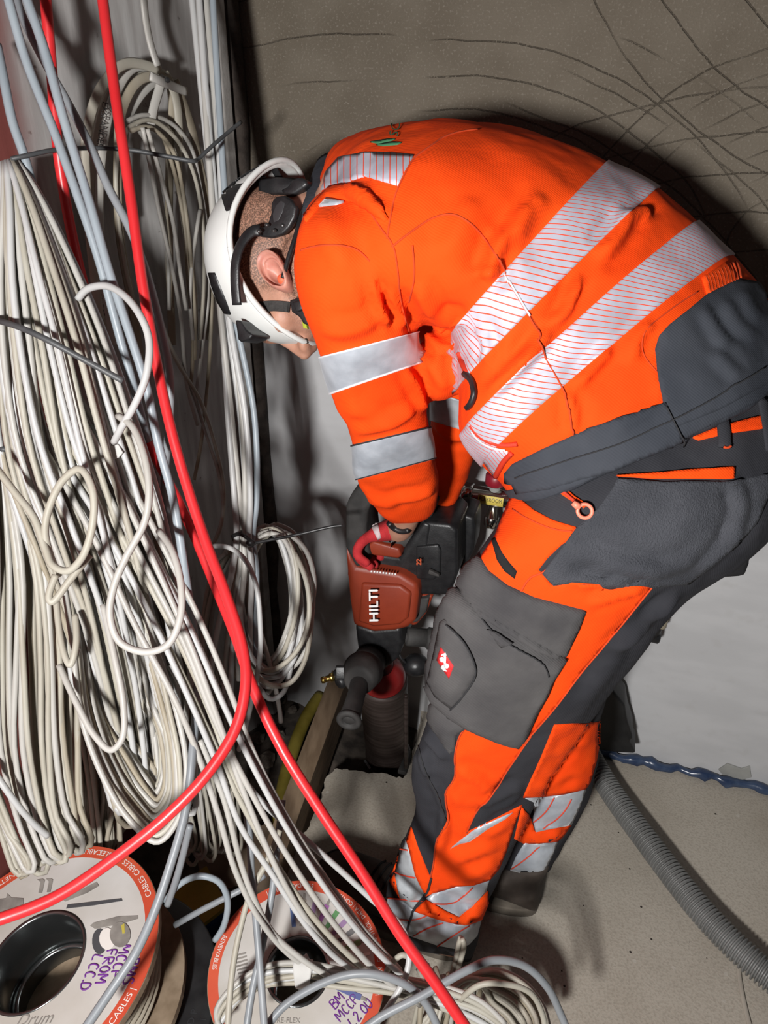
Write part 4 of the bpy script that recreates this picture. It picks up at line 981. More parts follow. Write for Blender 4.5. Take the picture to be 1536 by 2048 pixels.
hpatch('vent_panel', hz([(300, 245), (360, 205), (470, 150), (600, 130), (690, 150), (600, 185), (520, 225), (480, 290), (430, 350), (390, 412), (490, 392), (455, 480), (400, 620), (325, 635), (290, 520), (290, 380)]), BLKP, step=6, label='black vent panel on the crown')
hpatch('front_panel', [(418, 545), (424, 570), (436, 603), (450, 626), (462, 628), (452, 600), (440, 570), (430, 545)], BLKP, step=6)
text_on('ST', 17, 464, 350, -.95, HT, WHITEP, helmet, 'helmet_lettering', off=.004, zg=.98)
# lamp bracket at the front of the helmet
obj('lamp_bracket', *prism_px(hz([(400, 1600), (450, 1610), (500, 1690), (560, 1735), (530, 1775), (450, 1800), (425, 1780)]), .99, .04, .004, d=-lf_h), BLKP, helmet)
# headband, ratchet and chin strap anchors
hb = []
for k in range(37):
    t = PI2*k/36; hb.append(H(.082*math.cos(t), -.018 + .099*math.sin(t), .036 + .010*math.sin(t)))
obj('headband', *tube_raw([tuple(p) for p in hb], .011, 8, flat=(0.25, 1.0, tuple(lf_h)), caps=False), BLKP, helmet)
obj('harness_arm', *tube_px([(474, 610, .965), (470, 560, .955), (472, 520, .95), (484, 485, .95), (505, 463, .95), (520, 461, .95)], .0075, 30, 8, flat=(.35, 1, tuple(lf_h))), BLKP, helmet)
obj('ratchet_pad', *prism_px(hz([(560, 770), (650, 775), (690, 740), (720, 650), (720, 560), (760, 500), (840, 490), (900, 530), (945, 600), (930, 690), (880, 780), (820, 840), (720, 870), (630, 860), (560, 845)]), .952, .010, .003, d=-lf_h), BLKP, helmet)
obj('ratchet_knob', *prism_px(hz([(800, 440), (870, 410), (900, 350), (960, 330), (1020, 340), (1050, 390), (1010, 430), (950, 470), (900, 500), (830, 490)]), .972, .03, .005, d=-lf_h), BLKP, helmet)
for q in ([(730, 660), (760, 580), (810, 530), (850, 560), (830, 640), (790, 720), (740, 745)],):
    obj('buckle_plate', *prism_px(hz(q), .948, .005, .0015, d=-lf_h), mat('dark_grey_plastic', (0.03, 0.03, 0.032), rough=.35), helmet)
for q in ((616, 812), (686, 756), (748, 806), (826, 762)):
    c = hz([q])[0]; obj('rivet', *ellipsoid(P(*c, .949), (.0035, .0035, .0025), None, 12, 8), mat('rivet_metal', (.12, .12, .12), rough=.3, metal=.8) if 'rivet_metal' not in MATS else MATS['rivet_metal'], helmet)
obj('nape_strap', *tube_px([(520, 375, 1.0), (560, 372, .985), (600, 378, .98), (625, 392, .985)], .011, 20, 8, flat=(.3, 1, tuple(lf_h))), BLKP, helmet)
obj('harness_strap', *tube_px([(545, 330, 1.0), (552, 345, 1.01), (560, 358, 1.02), (566, 375, 1.03)], .006, 16, 8, flat=(.3, 1, tuple(lf_h))), BLACKF, helmet)
obj('collar', *tube_px([(648, 318, 1.05), (630, 372, .985), (622, 410, .957), (614, 450, .95)], .0115, 24, 12, flat=(.5, 1.2, tuple(lf_h))), NAVYG, jacket, label='dark grey collar edge')
# ------------------------------------------------------------------ gloves of the worker
GLOVER = mat('red_work_glove', (0.34, 0.010, 0.014), (0.46, 0.02, 0.025), rough=0.85, scale=60, bump=0.6, bscale=700)
GLOVEW = mat('white_glove_stripe', (0.55, 0.45, 0.45), rough=0.85, scale=80, bump=0.5)
GLOVEG = mat('grey_glove_coating', (0.075, 0.072, 0.072), (0.14, 0.135, 0.13), rough=0.7, scale=50, bump=0.4)
def glove(wr, kn, curl, thumb_dir, name_lbl):
    """wr wrist, kn middle knuckle, curl = direction the fingers bend towards"""
    wr, kn, curl = Vector(wr), Vector(kn), Vector(curl).normalized(); f = (kn-wr); L = f.length; f.normalize(); s = f.cross(curl).normalized()
    parts = [Loft([(wr - f*.02, s*.031, curl*.024, 2.2), (wr, s*.032, curl*.022, 2.2), (wr + f*L*.5, s*.042, curl*.020, 2.4), (kn, s*.044, curl*.015, 2.5), (kn + f*.008, s*.040, curl*.010, 2.4)]).mesh(24, 24)]
    for k, (o, ln) in enumerate(((-.033, .070), (-.011, .080), (.011, .077), (.033, .060))):
        b = kn + s*o - f*.004; p = [b, b + f*ln*.42 + curl*.012, b + f*ln*.55 + curl*(ln*.50), b + f*ln*.22 + curl*(ln*.82)]
        parts.append(tube([tuple(q) for q in p], np.linspace(.0105, .0085, 18), 18, 12)); parts.append(ellipsoid(p[-1], (.0088,)*3, None, 10, 8))
    tb = wr + f*L*.25 + s*(.034*thumb_dir)
    tp_ = [tb, tb + f*.030 + s*(.022*thumb_dir) + curl*.012, tb + f*.052 + s*(.018*thumb_dir) + curl*.035, tb + f*.058 + s*(.002*thumb_dir) + curl*.055]
    parts.append(tube([tuple(q) for q in tp_], np.linspace(.013, .0095, 18), 18, 12)); parts.append(ellipsoid(tp_[-1], (.0098,)*3, None, 10, 8))
    V, F, E = remesh(parts, .0032, 3)
    return obj('glove', V, F, GLOVER, person, label=name_lbl), bvh(V, F)
upc = RM @ Vector((0, 1, 0)); toc = RM @ Vector((0, 0, 1)); rtc = RM @ Vector((1, 0, 0))
gl, GT = glove(P(798, 1054, 1.335), P(757, 1062, 1.355), -upc*1.0 - toc*.25, -1, 'red work glove on the left hand')
patch_px('glove_stripe', [(738, 1022), (746, 1018), (757, 1052), (762, 1075), (756, 1080), (744, 1056)], GT, GLOVEW, gl, off=.0012, step=4, zg=1.34)
patch_px('glove_coating', [(760, 1090), (785, 1082), (802, 1084), (800, 1108), (768, 1112), (758, 1104)], GT, GLOVEG, gl, off=.0012, step=4, zg=1.36)
glr, GRT = glove(P(872, 1006, 1.445), P(838, 1020, 1.475), -upc*1.0 + toc*.1, 1, 'red work glove on the far hand')
obj('wristwatch', *tube_px([(778, 1046, 1.262), (788, 1056, 1.272), (802, 1062, 1.270), (818, 1060, 1.262)], .0055, 20, 8), BLKP, person, label='black strap at the left wrist')

# ------------------------------------------------------------------ core drill
REDP = mat('red_drill_housing', (0.19, 0.024, 0.008), (0.235, 0.032, 0.011), rough=0.5, scale=14, detail=5, bump=0.08, bscale=200)
RUB = mat('dusty_black_rubber', (0.014, 0.0135, 0.013), (0.045, 0.042, 0.040), rough=0.75, scale=18, detail=6, bump=0.3, bscale=120)
STEELB = mat('smeared_core_barrel', (0.030, 0.020, 0.017), (0.070, 0.052, 0.046), rough=0.45, metal=0.35, scale=7, detail=6, stretch=(1, 1, 14))
BRASS = mat('brass', (0.55, 0.38, 0.10), (0.62, 0.45, 0.14), rough=0.28, metal=1.0)
STEEL = mat('dull_steel', (0.25, 0.25, 0.26), (0.40, 0.40, 0.40), rough=0.35, metal=0.9)
GRIPR = mat('red_hub', (0.26, 0.012, 0.012), (0.32, 0.02, 0.02), rough=0.35)
bb = G(762, 1543, GZ) + AWAY*.058
bb.z = GZ + .002
drill = thing('core_drill', bb, 'red and black cordless core drill held upright by the worker', 'drill')
tipax = P(762, 1300, 1.545); axd = (tipax - bb).normalized(); BL = (tipax - bb).length
def ax(t): return bb + axd*t
LB = BL - .12
obj('core_bit', *lathe(bb, axd, [(.050, 0), (.0560, 0), (.0570, .004), (.0570, .012), (.0550, .014), (.0550, LB-.012), (.0535, LB), (.020, LB+.004), (.0, LB+.004)], 48), STEELB, drill, label='dark steel core barrel')
for k in range(7):
    a = PI2*k/7 + .3; r = rtc*math.cos(a) + AWAY*math.sin(a)
    obj('cutting_segment', *box(ax(-.001) + r*.0555, r*.0028, axd.cross(r)*.012, axd*.006, .0008), STEEL, drill, smooth=False)
obj('bit_hub', *lathe(ax(LB), axd, [(.0, 0), (.050, 0), (.051, .006), (.046, .030), (.030, .048), (.024, .052), (.0, .052)], 40), GRIPR, drill, label='red hub on top of the core barrel')
obj('spindle', *lathe(ax(LB+.045), axd, [(.024, 0), (.024, .05), (.030, .055), (.030, .085), (.0, .085)], 24), BLKP, drill)
def dp(name, poly, z, th, m, bev=.005, label=None, par=None): return obj(name, *prism_px(poly, z, th, bev), m, par or drill, label=label)
dp('gear_housing', [(709, 1250), (745, 1262), (800, 1256), (806, 1290), (796, 1318), (770, 1340), (735, 1336), (716, 1305)], 1.49, .095, BLKP, .008)
house = dp('motor_housing', [(690, 1093), (713, 1136), (799, 1149), (834, 1171), (837, 1190), (831, 1243), (815, 1256), (790, 1262), (748, 1265), (706, 1251), (699, 1200), (694, 1150)], 1.415, .125, REDP, .012, label='red motor housing with white lettering')
dp('housing_step', [(722, 1168), (800, 1172), (822, 1188), (816, 1238), (800, 1250), (748, 1254), (716, 1244)], 1.412, .02, REDP, .006)
dp('cooling_vent', [(826, 1200), (858, 1196), (852, 1225), (836, 1244), (824, 1248)], 1.44, .06, RUB, .004)
dp('lower_housing_side', [(838, 1190), (866, 1192), (852, 1228), (832, 1252), (820, 1252)], 1.45, .09, REDP, .006)
hand = dp('rear_handle', [(690, 1012), (703, 986), (724, 967), (760, 962), (772, 985), (747, 1002), (735, 1022), (731, 1060), (735, 1096), (742, 1122), (712, 1138), (690, 1095)], 1.335, .085, RUB, .009, label='black rubber rear handle')
dp('handle_top', [(724, 967), (800, 957), (850, 985), (872, 1010), (862, 1040), (830, 1030), (800, 1004), (747, 1002)], 1.335, .080, RUB, .009)
obj('grip', *tube_px([(728, 1080, 1.40), (765, 1082, 1.39), (810, 1075, 1.39), (845, 1062, 1.40)], .018, 18, 12), RUB, drill)
dp('frame_band', [(700, 1085), (735, 1108), (798, 1117), (812, 1090), (846, 1044), (862, 1050), (850, 1120), (838, 1172), (799, 1151), (713, 1139)], 1.385, .10, BLKP, .006)
dp('handle_base', [(726, 1100), (745, 1083), (798, 1098), (803, 1113), (796, 1117), (735, 1110)], 1.372, .05, REDP, .004)
bat = dp('battery', [(820, 1082), (846, 1044), (900, 1049), (915, 1062), (915, 1150), (899, 1191), (838, 1190), (836, 1172), (822, 1160)], 1.372, .11, BLKP, .007, label='black battery pack')
dp('battery_plate', [(832, 1094), (876, 1090), (882, 1102), (880, 1150), (868, 1160), (832, 1158)], 1.368, .02, BLKP, .003, par=bat)
dp('battery_rib', [(858, 1140), (878, 1150), (878, 1155), (856, 1148)], 1.365, .008, RUB, .0015, par=bat)
bk = dp('battery', [(856, 1046), (880, 1034), (925, 1028), (948, 1036), (950, 1060), (946, 1105), (920, 1150), (916, 1072), (898, 1058), (848, 1056)], 1.42, .075, BLKP, .008, label='second battery pack behind')
for x in (926, 936, 945):
    dp('battery_rib', [(x-3, 1042), (x+2, 1042), (x+1, 1092), (x-4, 1102)], 1.415, .01, RUB, .0015, par=bk)
dp('indicator', [(880, 1032), (895, 1016), (897, 1022), (884, 1036)], 1.398, .02, mat('green_indicator', (0.01, 0.10, 0.07), rough=.4), .001, par=bk)
ORG = mat('orange_print', (0.45, 0.07, 0.02), rough=.6)
HV = mat('white_lettering', (0.80, 0.79, 0.78), rough=.55)
def text_plane(s, size_px, cx, cy, ang, z, m, parent, name, sx=1.0, bold=0, shear=0.0):
    pl0 = P(cx, cy, z); V, F = text_raw(s, size_px, shear); c, sn = math.cos(ang), math.sin(ang)
    out = [on_plane(cx + v[0]*sx*c + v[1]*sn, cy + v[0]*sx*sn - v[1]*c, pl0, AWAY) for v in V]
    parts = [(out, F)]
    for k in range(bold):
        d = RM @ Vector((math.cos(k*2.1)*.0007, math.sin(k*2.1)*.0007, 0)); parts.append(([p + d for p in out], F))
    V2, F2 = merge(parts); return obj(name, V2, F2, m, parent, smooth=False)
text_plane('HILTI', 25, 748, 1211, -math.pi/2 - .02, 1.3995, HV, drill, 'housing_lettering', sx=1.15, bold=5)
text_plane('22', 13, 838, 1124, -math.pi/2, 1.352, ORG, drill, 'battery_lettering', bold=3)
# small row of worn marks between the black frame and the red housing
for k in range(9): dp('worn_mark', [(741+k*6, 1142+k*.7), (744+k*6, 1142+k*.7), (744+k*6, 1145+k*.7), (741+k*6, 1145+k*.7)], 1.362, .003, HV, 0)
# side handle towards the camera, water tap, suction stub and gauge
obj('side_handle_clamp', *cyl(P(742, 1318, 1.53), P(722, 1345, 1.40), .034, .033, 28, .006), RUB, drill)
obj('side_handle_collar', *cyl(P(728, 1338, 1.425), P(718, 1362, 1.375), .039, .030, 28, .005), RUB, drill)
sh = [P(722, 1352, 1.40), P(714, 1385, 1.36), P(704, 1420, 1.325), P(698, 1440, 1.305)]
obj('side_handle_grip', *tube([tuple(p) for p in sh], np.array([.021, .0185, .0175, .017, .0165, .0165, .0168, .0172, .018, .0185, .020, .0205]), 12, 22), RUB, drill)
e = (sh[-1]-sh[-2]).normalized()
obj('grip_end_ring', *lathe(sh[-1] - e*.004, e, [(.0205, 0), (.0225, .002), (.0225, .007), (.018, .009), (.0115, .008), (.0105, -.004), (.0, -.006)], 24), RUB, drill)
obj('water_tap', *merge([cyl(P(705, 1345, 1.47), P(668, 1352, 1.47), .013, .012, 14, .003), cyl(P(690, 1358, 1.47), P(676, 1368, 1.46), .014, .013, 12, .003), box(P(688, 1344, 1.462), rtc*.016, upc*.012, toc*.010, .002)]), BLKP, drill)
obj('brass_nipple', *lathe(P(668, 1353, 1.468), P(640, 1362, 1.462) - P(668, 1353, 1.468), [(0, 0), (.0085, 0), (.0085, .008), (.006, .010), (.006, .018), (.0072, .021), (.006, .026), (.0045, .027), (0, .024)], 18), BRASS, drill)
obj('suction_stub', *merge([cyl(P(780, 1273, 1.50), P(816, 1274, 1.50), .012, .012, 18, .001), cyl(P(812, 1273, 1.50), P(858, 1276, 1.51), .019, .019, 22, .003), cyl(P(852, 1276, 1.51), P(880, 1279, 1.51), .023, .022, 22, .004)]), RUB, drill)
obj('stub_ring', *cyl(P(780, 1273, 1.497), P(797, 1273, 1.497), .0135, None, 18, .001), STEEL, drill)
obj('knob', *ellipsoid(P(832, 1330, 1.52), (.027, .024, .027), RM, 24, 16), BLKP, drill, label='round black adjustment knob')
obj('knob_cable', *tube_px([(798, 1292, 1.50), (800, 1312, 1.50), (812, 1326, 1.505)], .003, 14, 6), BLKP, drill)
# guide rod beside the barrel
obj('guide_rod', *cyl(P(812, 1390, 1.60), P(812, 1535, 1.77), .005, None, 10, .001), STEELB, drill)
obj('dust_shoe', *prism([G(x, y, 0) + Vector((0, 0, .001)) for x, y in ((795, 1548), (812, 1552), (820, 1530), (822, 1505), (812, 1510), (803, 1530))], (0, 0, .012), .002), RUB, drill)
# ------------------------------------------------------------------ cables
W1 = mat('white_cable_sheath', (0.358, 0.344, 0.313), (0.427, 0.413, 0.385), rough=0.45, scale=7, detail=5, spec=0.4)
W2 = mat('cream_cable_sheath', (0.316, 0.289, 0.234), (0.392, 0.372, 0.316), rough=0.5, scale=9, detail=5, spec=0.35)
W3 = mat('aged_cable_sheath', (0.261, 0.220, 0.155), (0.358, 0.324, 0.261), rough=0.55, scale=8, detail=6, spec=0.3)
W4 = mat('bright_white_cable', (0.413, 0.413, 0.406), (0.468, 0.468, 0.461), rough=0.4, scale=7, spec=0.4)
G1 = mat('pale_blue_grey_cable', (0.25, 0.288, 0.318), (0.295, 0.335, 0.365), rough=0.4, scale=8, spec=0.4)
G2 = mat('grey_cable', (0.19, 0.205, 0.22), (0.25, 0.265, 0.28), rough=0.42, scale=8, spec=0.4)
R1 = mat('red_cable_sheath', (0.55, 0.018, 0.022), (0.62, 0.026, 0.030), rough=0.36, scale=10, spec=0.5)
TIE = mat('black_cable_tie', (0.012, 0.012, 0.013), (0.03, 0.03, 0.03), rough=0.4)
TIEG = mat('grey_tie_wire', (0.045, 0.047, 0.05), (0.075, 0.078, 0.08), rough=0.5)
TAPE = mat('white_paper_tape', (0.46, 0.45, 0.43), (0.54, 0.53, 0.51), rough=0.8, scale=30)
def cable(name, pts, r, m, label, n=None, cat='cable', group=None, parent=None, sides=9, flat=None):
    if pts[0][1] < 0 and cat == 'cable' and pts[0][0] > 0:      # carries on up out of sight
        (x0, y0, z0), (x1, y1, z1) = pts[0], pts[1]; k = 430/max(60, y1-y0)
        pts = [(x0 + (x0-x1)*k*.9, y0-430, z0)] + list(pts)
    c = np.array([tuple(P(*q)) for q in catmull(pts, n or max(24, len(pts)*9))])
    gap = (c - np.array(CORNER)) @ np.array(LN); c += np.maximum(0, r*1.3 + .004 - gap)[:, None]*np.array(LN)      # lie on the wall, not in it
    V, F = tube_raw(c, r, sides, flat)
    if parent is not None: return obj(name, V, F, m, parent)
    return setp(obj(name, V, F, m, None), label, cat, group)

def hank(name, label, spine, loops, r, mats, seed, bottom=True, jitter=24, spread=1.0, ties=(), cat='cable coil', usize=1.0, drift=.16, cross=.3, n=46):
    """a hanging coil: loops of one cable running down the spine and back up; spine rows are x, y, depth, half width px, half depth m"""
    random.seed(seed); sp = np.array(spine, dtype=float)
    top = P(*sp[0, :3]); low = min(P(*q[:3]).z for q in sp)
    root = thing(name, Vector((top.x, top.y, low)), label, cat)
    d = np.gradient(sp[:, :2], axis=0); d /= np.linalg.norm(d, axis=1)[:, None]; pe = np.stack([-d[:, 1], d[:, 0]], 1)
    pe *= np.where(pe[:, :1] < 0, -1, 1)
    K = len(sp)
    slots = np.linspace(-1, 1, loops*2); order = list(range(loops*2)); 
    for i in range(len(order)):   # local shuffle
        j = min(len(order)-1, max(0, i + random.randint(-int(loops*cross), int(loops*cross)))); order[i], order[j] = order[j], order[i]
    def row(i, a, b, ph, k):
        t = i/(K-1); aa = a*spread + drift*math.sin(ph + 2.6*t*(1+.5*k)) * (0.4 + 0.6*math.sin(math.pi*min(1, t*1.1)))
        aa = max(-1.08, min(1.08, aa))
        return (sp[i, 0] + pe[i, 0]*aa*sp[i, 3], sp[i, 1] + pe[i, 1]*aa*sp[i, 3], sp[i, 2] + b*sp[i, 4]*math.sqrt(max(0, 1.12-aa*aa)))
    out = []
    for l in range(loops):
        i1, i2 = order[2*l], order[2*l+1]
        a1, a2 = slots[i1], slots[i2]; b1, b2 = random.uniform(-1, 1), random.uniform(-1, 1)
        p1, p2 = random.uniform(0, 6), random.uniform(0, 6); ext = random.uniform(-jitter, jitter)
        m = mats[min(len(mats)-1, int(random.random()**1.3*len(mats)))]
        down = [row(i, a1, b1, p1, 1) for i in range(K)]; upw = [row(i, a2, b2, p2, -1) for i in range(K)][::-1]
        if not bottom:
            out.append((down, m)); out.append((upw[::-1], m)); continue
        dd = d[-1]; sh = lambda q, k: (q[0] + dd[0]*k, q[1] + dd[1]*k, q[2])
        down[-1] = sh(down[-1], ext); upw[0] = sh(upw[0], ext)
        wd = math.hypot(down[-1][0]-upw[0][0], down[-1][1]-upw[0][1])
        if wd < 26:
            kx = (26-wd)/2; sg = 1 if upw[0][0] >= down[-1][0] else -1; ex, ey = pe[-1]*kx*sg
            down[-1] = (down[-1][0]-ex, down[-1][1]-ey, down[-1][2]); upw[0] = (upw[0][0]+ex, upw[0][1]+ey, upw[0][2])
        mid = ((down[-1][0]+upw[0][0])/2, (down[-1][1]+upw[0][1])/2, (down[-1][2]+upw[0][2])/2 - .004)
        wd = math.hypot(down[-1][0]-upw[0][0], down[-1][1]-upw[0][1]); u = (18 + wd*.42)*usize
        c1 = ((down[-1][0]*.86+mid[0]*.14) + dd[0]*u*.55, (down[-1][1]*.86+mid[1]*.14) + dd[1]*u*.55, down[-1][2])
        c2 = ((upw[0][0]*.86+mid[0]*.14) + dd[0]*u*.55, (upw[0][1]*.86+mid[1]*.14) + dd[1]*u*.55, upw[0][2])
        out.append((down + [c1, sh(mid, u), c2] + upw, m))
    for pts, m in out:
        rr = r*random.uniform(.94, 1.06)
        obj('strand', *tube_px(pts, rr, n if bottom else n//2 + 6, 7), m, root)
    for tpts, tr, tm in ties:
        obj('cable_tie', *tube_px(tpts, tr, 30, 6), tm, root)
    return root
Z = lambda *rows: [tuple(q) for q in rows]

# --- coils on the left, back to front
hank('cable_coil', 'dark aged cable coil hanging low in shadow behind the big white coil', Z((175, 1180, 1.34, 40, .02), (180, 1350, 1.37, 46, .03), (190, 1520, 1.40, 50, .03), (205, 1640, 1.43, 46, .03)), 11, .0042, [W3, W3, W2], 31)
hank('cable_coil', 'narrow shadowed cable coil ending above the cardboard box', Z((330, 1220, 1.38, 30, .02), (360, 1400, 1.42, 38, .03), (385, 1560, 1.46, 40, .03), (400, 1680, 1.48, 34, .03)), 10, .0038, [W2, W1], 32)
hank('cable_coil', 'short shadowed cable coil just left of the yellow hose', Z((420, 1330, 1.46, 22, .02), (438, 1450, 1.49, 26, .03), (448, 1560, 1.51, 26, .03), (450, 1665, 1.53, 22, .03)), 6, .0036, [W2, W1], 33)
# flat white expander cable hung on the wall
def flat_loop(pts, w, th, m, parent, n=50):
    c = catmull(pts, n); V = np.array([tuple(P(*q)) for q in c])
    return obj('strand', *tube_raw(V, w/2, 8, flat=(th/(w/2)/2*1.0, 1.0, tuple(LN + Vector((0, -.6, .2))))), m, parent)
def zw(x, y, off): return zl(x, y, off)
hw0 = PW(340, 165, .03)
hook = thing('flat_cable_coil', Vector((hw0.x, hw0.y, hw0.z-.7)), 'flat white cable coil hung high on the left wall with black lettering', 'cable coil')
FL = [[(330, 150), (262, 140), (215, 200), (190, 300), (182, 420), (192, 560), (215, 700)], [(322, 142), (268, 135), (230, 190), (205, 300), (198, 440), (208, 560), (228, 690)],
      [(335, 152), (280, 160), (245, 220), (236, 330), (240, 470), (262, 600), (285, 740)], [(320, 140), (250, 128), (200, 180), (172, 280), (172, 360), (180, 470), (200, 640)],
      [(340, 150), (300, 170), (265, 215), (250, 260), (246, 330), (252, 440)], [(350, 160), (365, 200), (385, 260), (400, 330), (418, 420), (425, 540), (418, 680)],
      [(330, 145), (350, 190), (358, 250), (356, 340), (368, 430), (385, 560), (390, 700)], [(325, 150), (318, 180), (308, 215), (302, 250)], [(338, 155), (345, 210), (340, 300), (338, 420), (340, 560), (345, 690)]]
for k, q in enumerate(FL):
    flat_loop([(x, y, zw(x, y, .035 + .006*(k % 4))) for x, y in q], .0145, .005, (W2, W1, W3)[k % 3], hook)
flat_loop([(300, 152, zw(300, 152, .075)), (335, 168, zw(335, 168, .08)), (374, 184, zw(374, 184, .08))], .013, .005, W1, hook, 14)
obj('nail', *cyl(PW(322, 158, .0), PW(335, 160, .085), .004, None, 10, .001), TIEG, hook)
def text_along(s, size, pts, m, parent, lift=.0045):
    c = catmull(pts, 60); Q = np.array([tuple(P(*q)) for q in c]); D = np.concatenate([[0], np.cumsum(np.linalg.norm(np.diff(Q, axis=0), axis=1))])
    V, F = text_raw(s, size); w_ = V[:, 0].max() - V[:, 0].min(); sc = min(1.0, D[-1]/w_*.95); out = []
    for v in V:
        t = D[-1]/2 + v[0]*sc; p = np.array([np.interp(t, D, Q[:, k]) for k in range(3)]); p2 = np.array([np.interp(min(t+.004, D[-1]), D, Q[:, k]) for k in range(3)]); p1 = np.array([np.interp(max(t-.004, 0), D, Q[:, k]) for k in range(3)])
        tg = Vector(p2-p1).normalized(); vw = (CAM - Vector(p)).normalized(); sd_ = tg.cross(vw).normalized()
        out.append(Vector(p) - sd_*v[1]*1 + vw*lift)
    return obj('lettering', out, F, m, parent, smooth=False)
INK = mat('black_ink', (0.015, 0.014, 0.013), rough=.8)
text_along('EXSPANDER', .0118, [(x, y, zw(x, y, .046)) for x, y in ((211, 200), (203, 260), (198, 300))], INK, hook)
text_along('EXSPANDER', .0118, [(x, y, zw(x, y, .05)) for x, y in ((184, 490), (196, 580), (214, 690))], INK, hook)
# second coil of thin round cable below it
hk = PW(270, 245, .06); thin = thing('cable_coil', Vector((hk.x, hk.y, hk.z-.6)), 'thin white cable loops drooping down the left wall behind the red cable', 'cable coil')
TL = [[(255, 242), (290, 230), (340, 245), (380, 290), (400, 370), (415, 470), (416, 600), (405, 690), (392, 790)], [(258, 255), (300, 240), (350, 275), (385, 340), (405, 440), (408, 560), (400, 680)],
      [(262, 262), (300, 255), (345, 300), (365, 380), (378, 480), (388, 600), (390, 720)], [(285, 255), (300, 330), (320, 430), (345, 540), (362, 640), (372, 760), (395, 850)],
      [(295, 258), (318, 340), (345, 440), (360, 540), (372, 620)], [(262, 250), (240, 290), (232, 350), (236, 430), (252, 540), (278, 640)], [(325, 270), (350, 350), (368, 450), (376, 560), (386, 690), (380, 790)],
      [(400, 420), (385, 520), (380, 600), (386, 680)], [(310, 600), (340, 690), (380, 770), (410, 860), (440, 960), (445, 1030), (428, 1085)], [(322, 640), (352, 720), (400, 800), (430, 890), (448, 980), (440, 1060), (425, 1090)],
      [(425, 560), (420, 700), (412, 800), (400, 900), (388, 960)], [(270, 250), (300, 300), (322, 400), (335, 500), (338, 620)]]
for k, q in enumerate(TL):
    obj('strand', *tube_px([(x, y, min(1.42, zw(x, y, .05 + .006*(k % 5)))) for x, y in q], .0036, 44, 7), (W1, W2, W3, W1)[k % 4], thin)
cable('cable', [(286, -20, zw(286, -20, .05)), (292, 40, zw(292, 40, .05)), (302, 90, zw(302, 90, .055)), (316, 132, zw(316, 132, .06))], .0068, W1, 'short flat white cable dropping from above to the wall hook', flat=(.55, 1, tuple(LN)))

# --- big coils
hank('cable_coil', 'cream cable coil at the left edge resting on the drum', Z((2, 905, 1.04, 20, .015), (22, 1010, 1.05, 52, .03), (38, 1150, 1.06, 84, .035), (38, 1320, 1.075, 106, .035), (44, 1500, 1.09, 104, .035), (76, 1640, 1.09, 84, .025), (98, 1696, 1.085, 76, .02)), 22, .0043, [W1, W2, W2, W3], 41, jitter=10, cross=.25,
     ties=[([(-14, 905, 1.02), (6, 898, 1.005), (26, 905, 1.02)], .004, TIEG)])
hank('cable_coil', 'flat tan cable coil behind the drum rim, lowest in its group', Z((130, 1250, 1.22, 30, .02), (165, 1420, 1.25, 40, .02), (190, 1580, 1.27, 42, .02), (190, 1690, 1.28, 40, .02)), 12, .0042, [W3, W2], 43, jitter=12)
hank('cable_coil', 'biggest cream cable coil, tied at the left edge and spilling downwards', Z((18, 322, .945, 14, .012), (38, 400, .95, 40, .025), (64, 540, .965, 78, .04), (98, 700, .985, 108, .05), (138, 880, 1.01, 128, .055), (195, 1060, 1.04, 130, .055), (250, 1250, 1.075, 122, .05), (285, 1420, 1.11, 112, .045), (305, 1570, 1.135, 86, .035)), 30, .0044, [W1, W4, W2, W2, W3], 45, jitter=55, cross=.22, drift=.2, n=60,
     ties=[([(-10, 640, .93), (40, 655, .905), (95, 680, .90), (160, 715, .91), (215, 745, .92), (246, 762, .925)], .0042, TIEG)])
iw = P(318, 1640, 1.05); inn = thing('cable_coil', iw, 'inner cream coil whose rounded loops hang above the red cable', 'cable coil')
random.seed(48)
for k in range(13):
    jx = lambda s=5: random.uniform(-s, s); z = 1.005 + .009*k + random.uniform(-.004, .004)
    q = [(128+4*k+jx(), 1150, z+.02), (142+5*k+jx(), 1280, z+.015), (164+6*k+jx(), 1430, z+.005), (200+7*k+jx(), 1550-5*k, z), (255+5*k, 1638-9*k+jx(), z-.005), (312+jx(), 1684-12*k, z-.006), (357-4*k, 1640-10*k+jx(), z), (368-6*k+jx(), 1535-9*k, z+.004), (346-6*k+jx(), 1410, z+.01), (310-6*k+jx(), 1280, z+.02), (270-5*k+jx(), 1130, z+.035)]
    obj('strand', *tube_px(q, .0043, 80, 7), (W1, W2, W1, W3)[k % 4], inn)
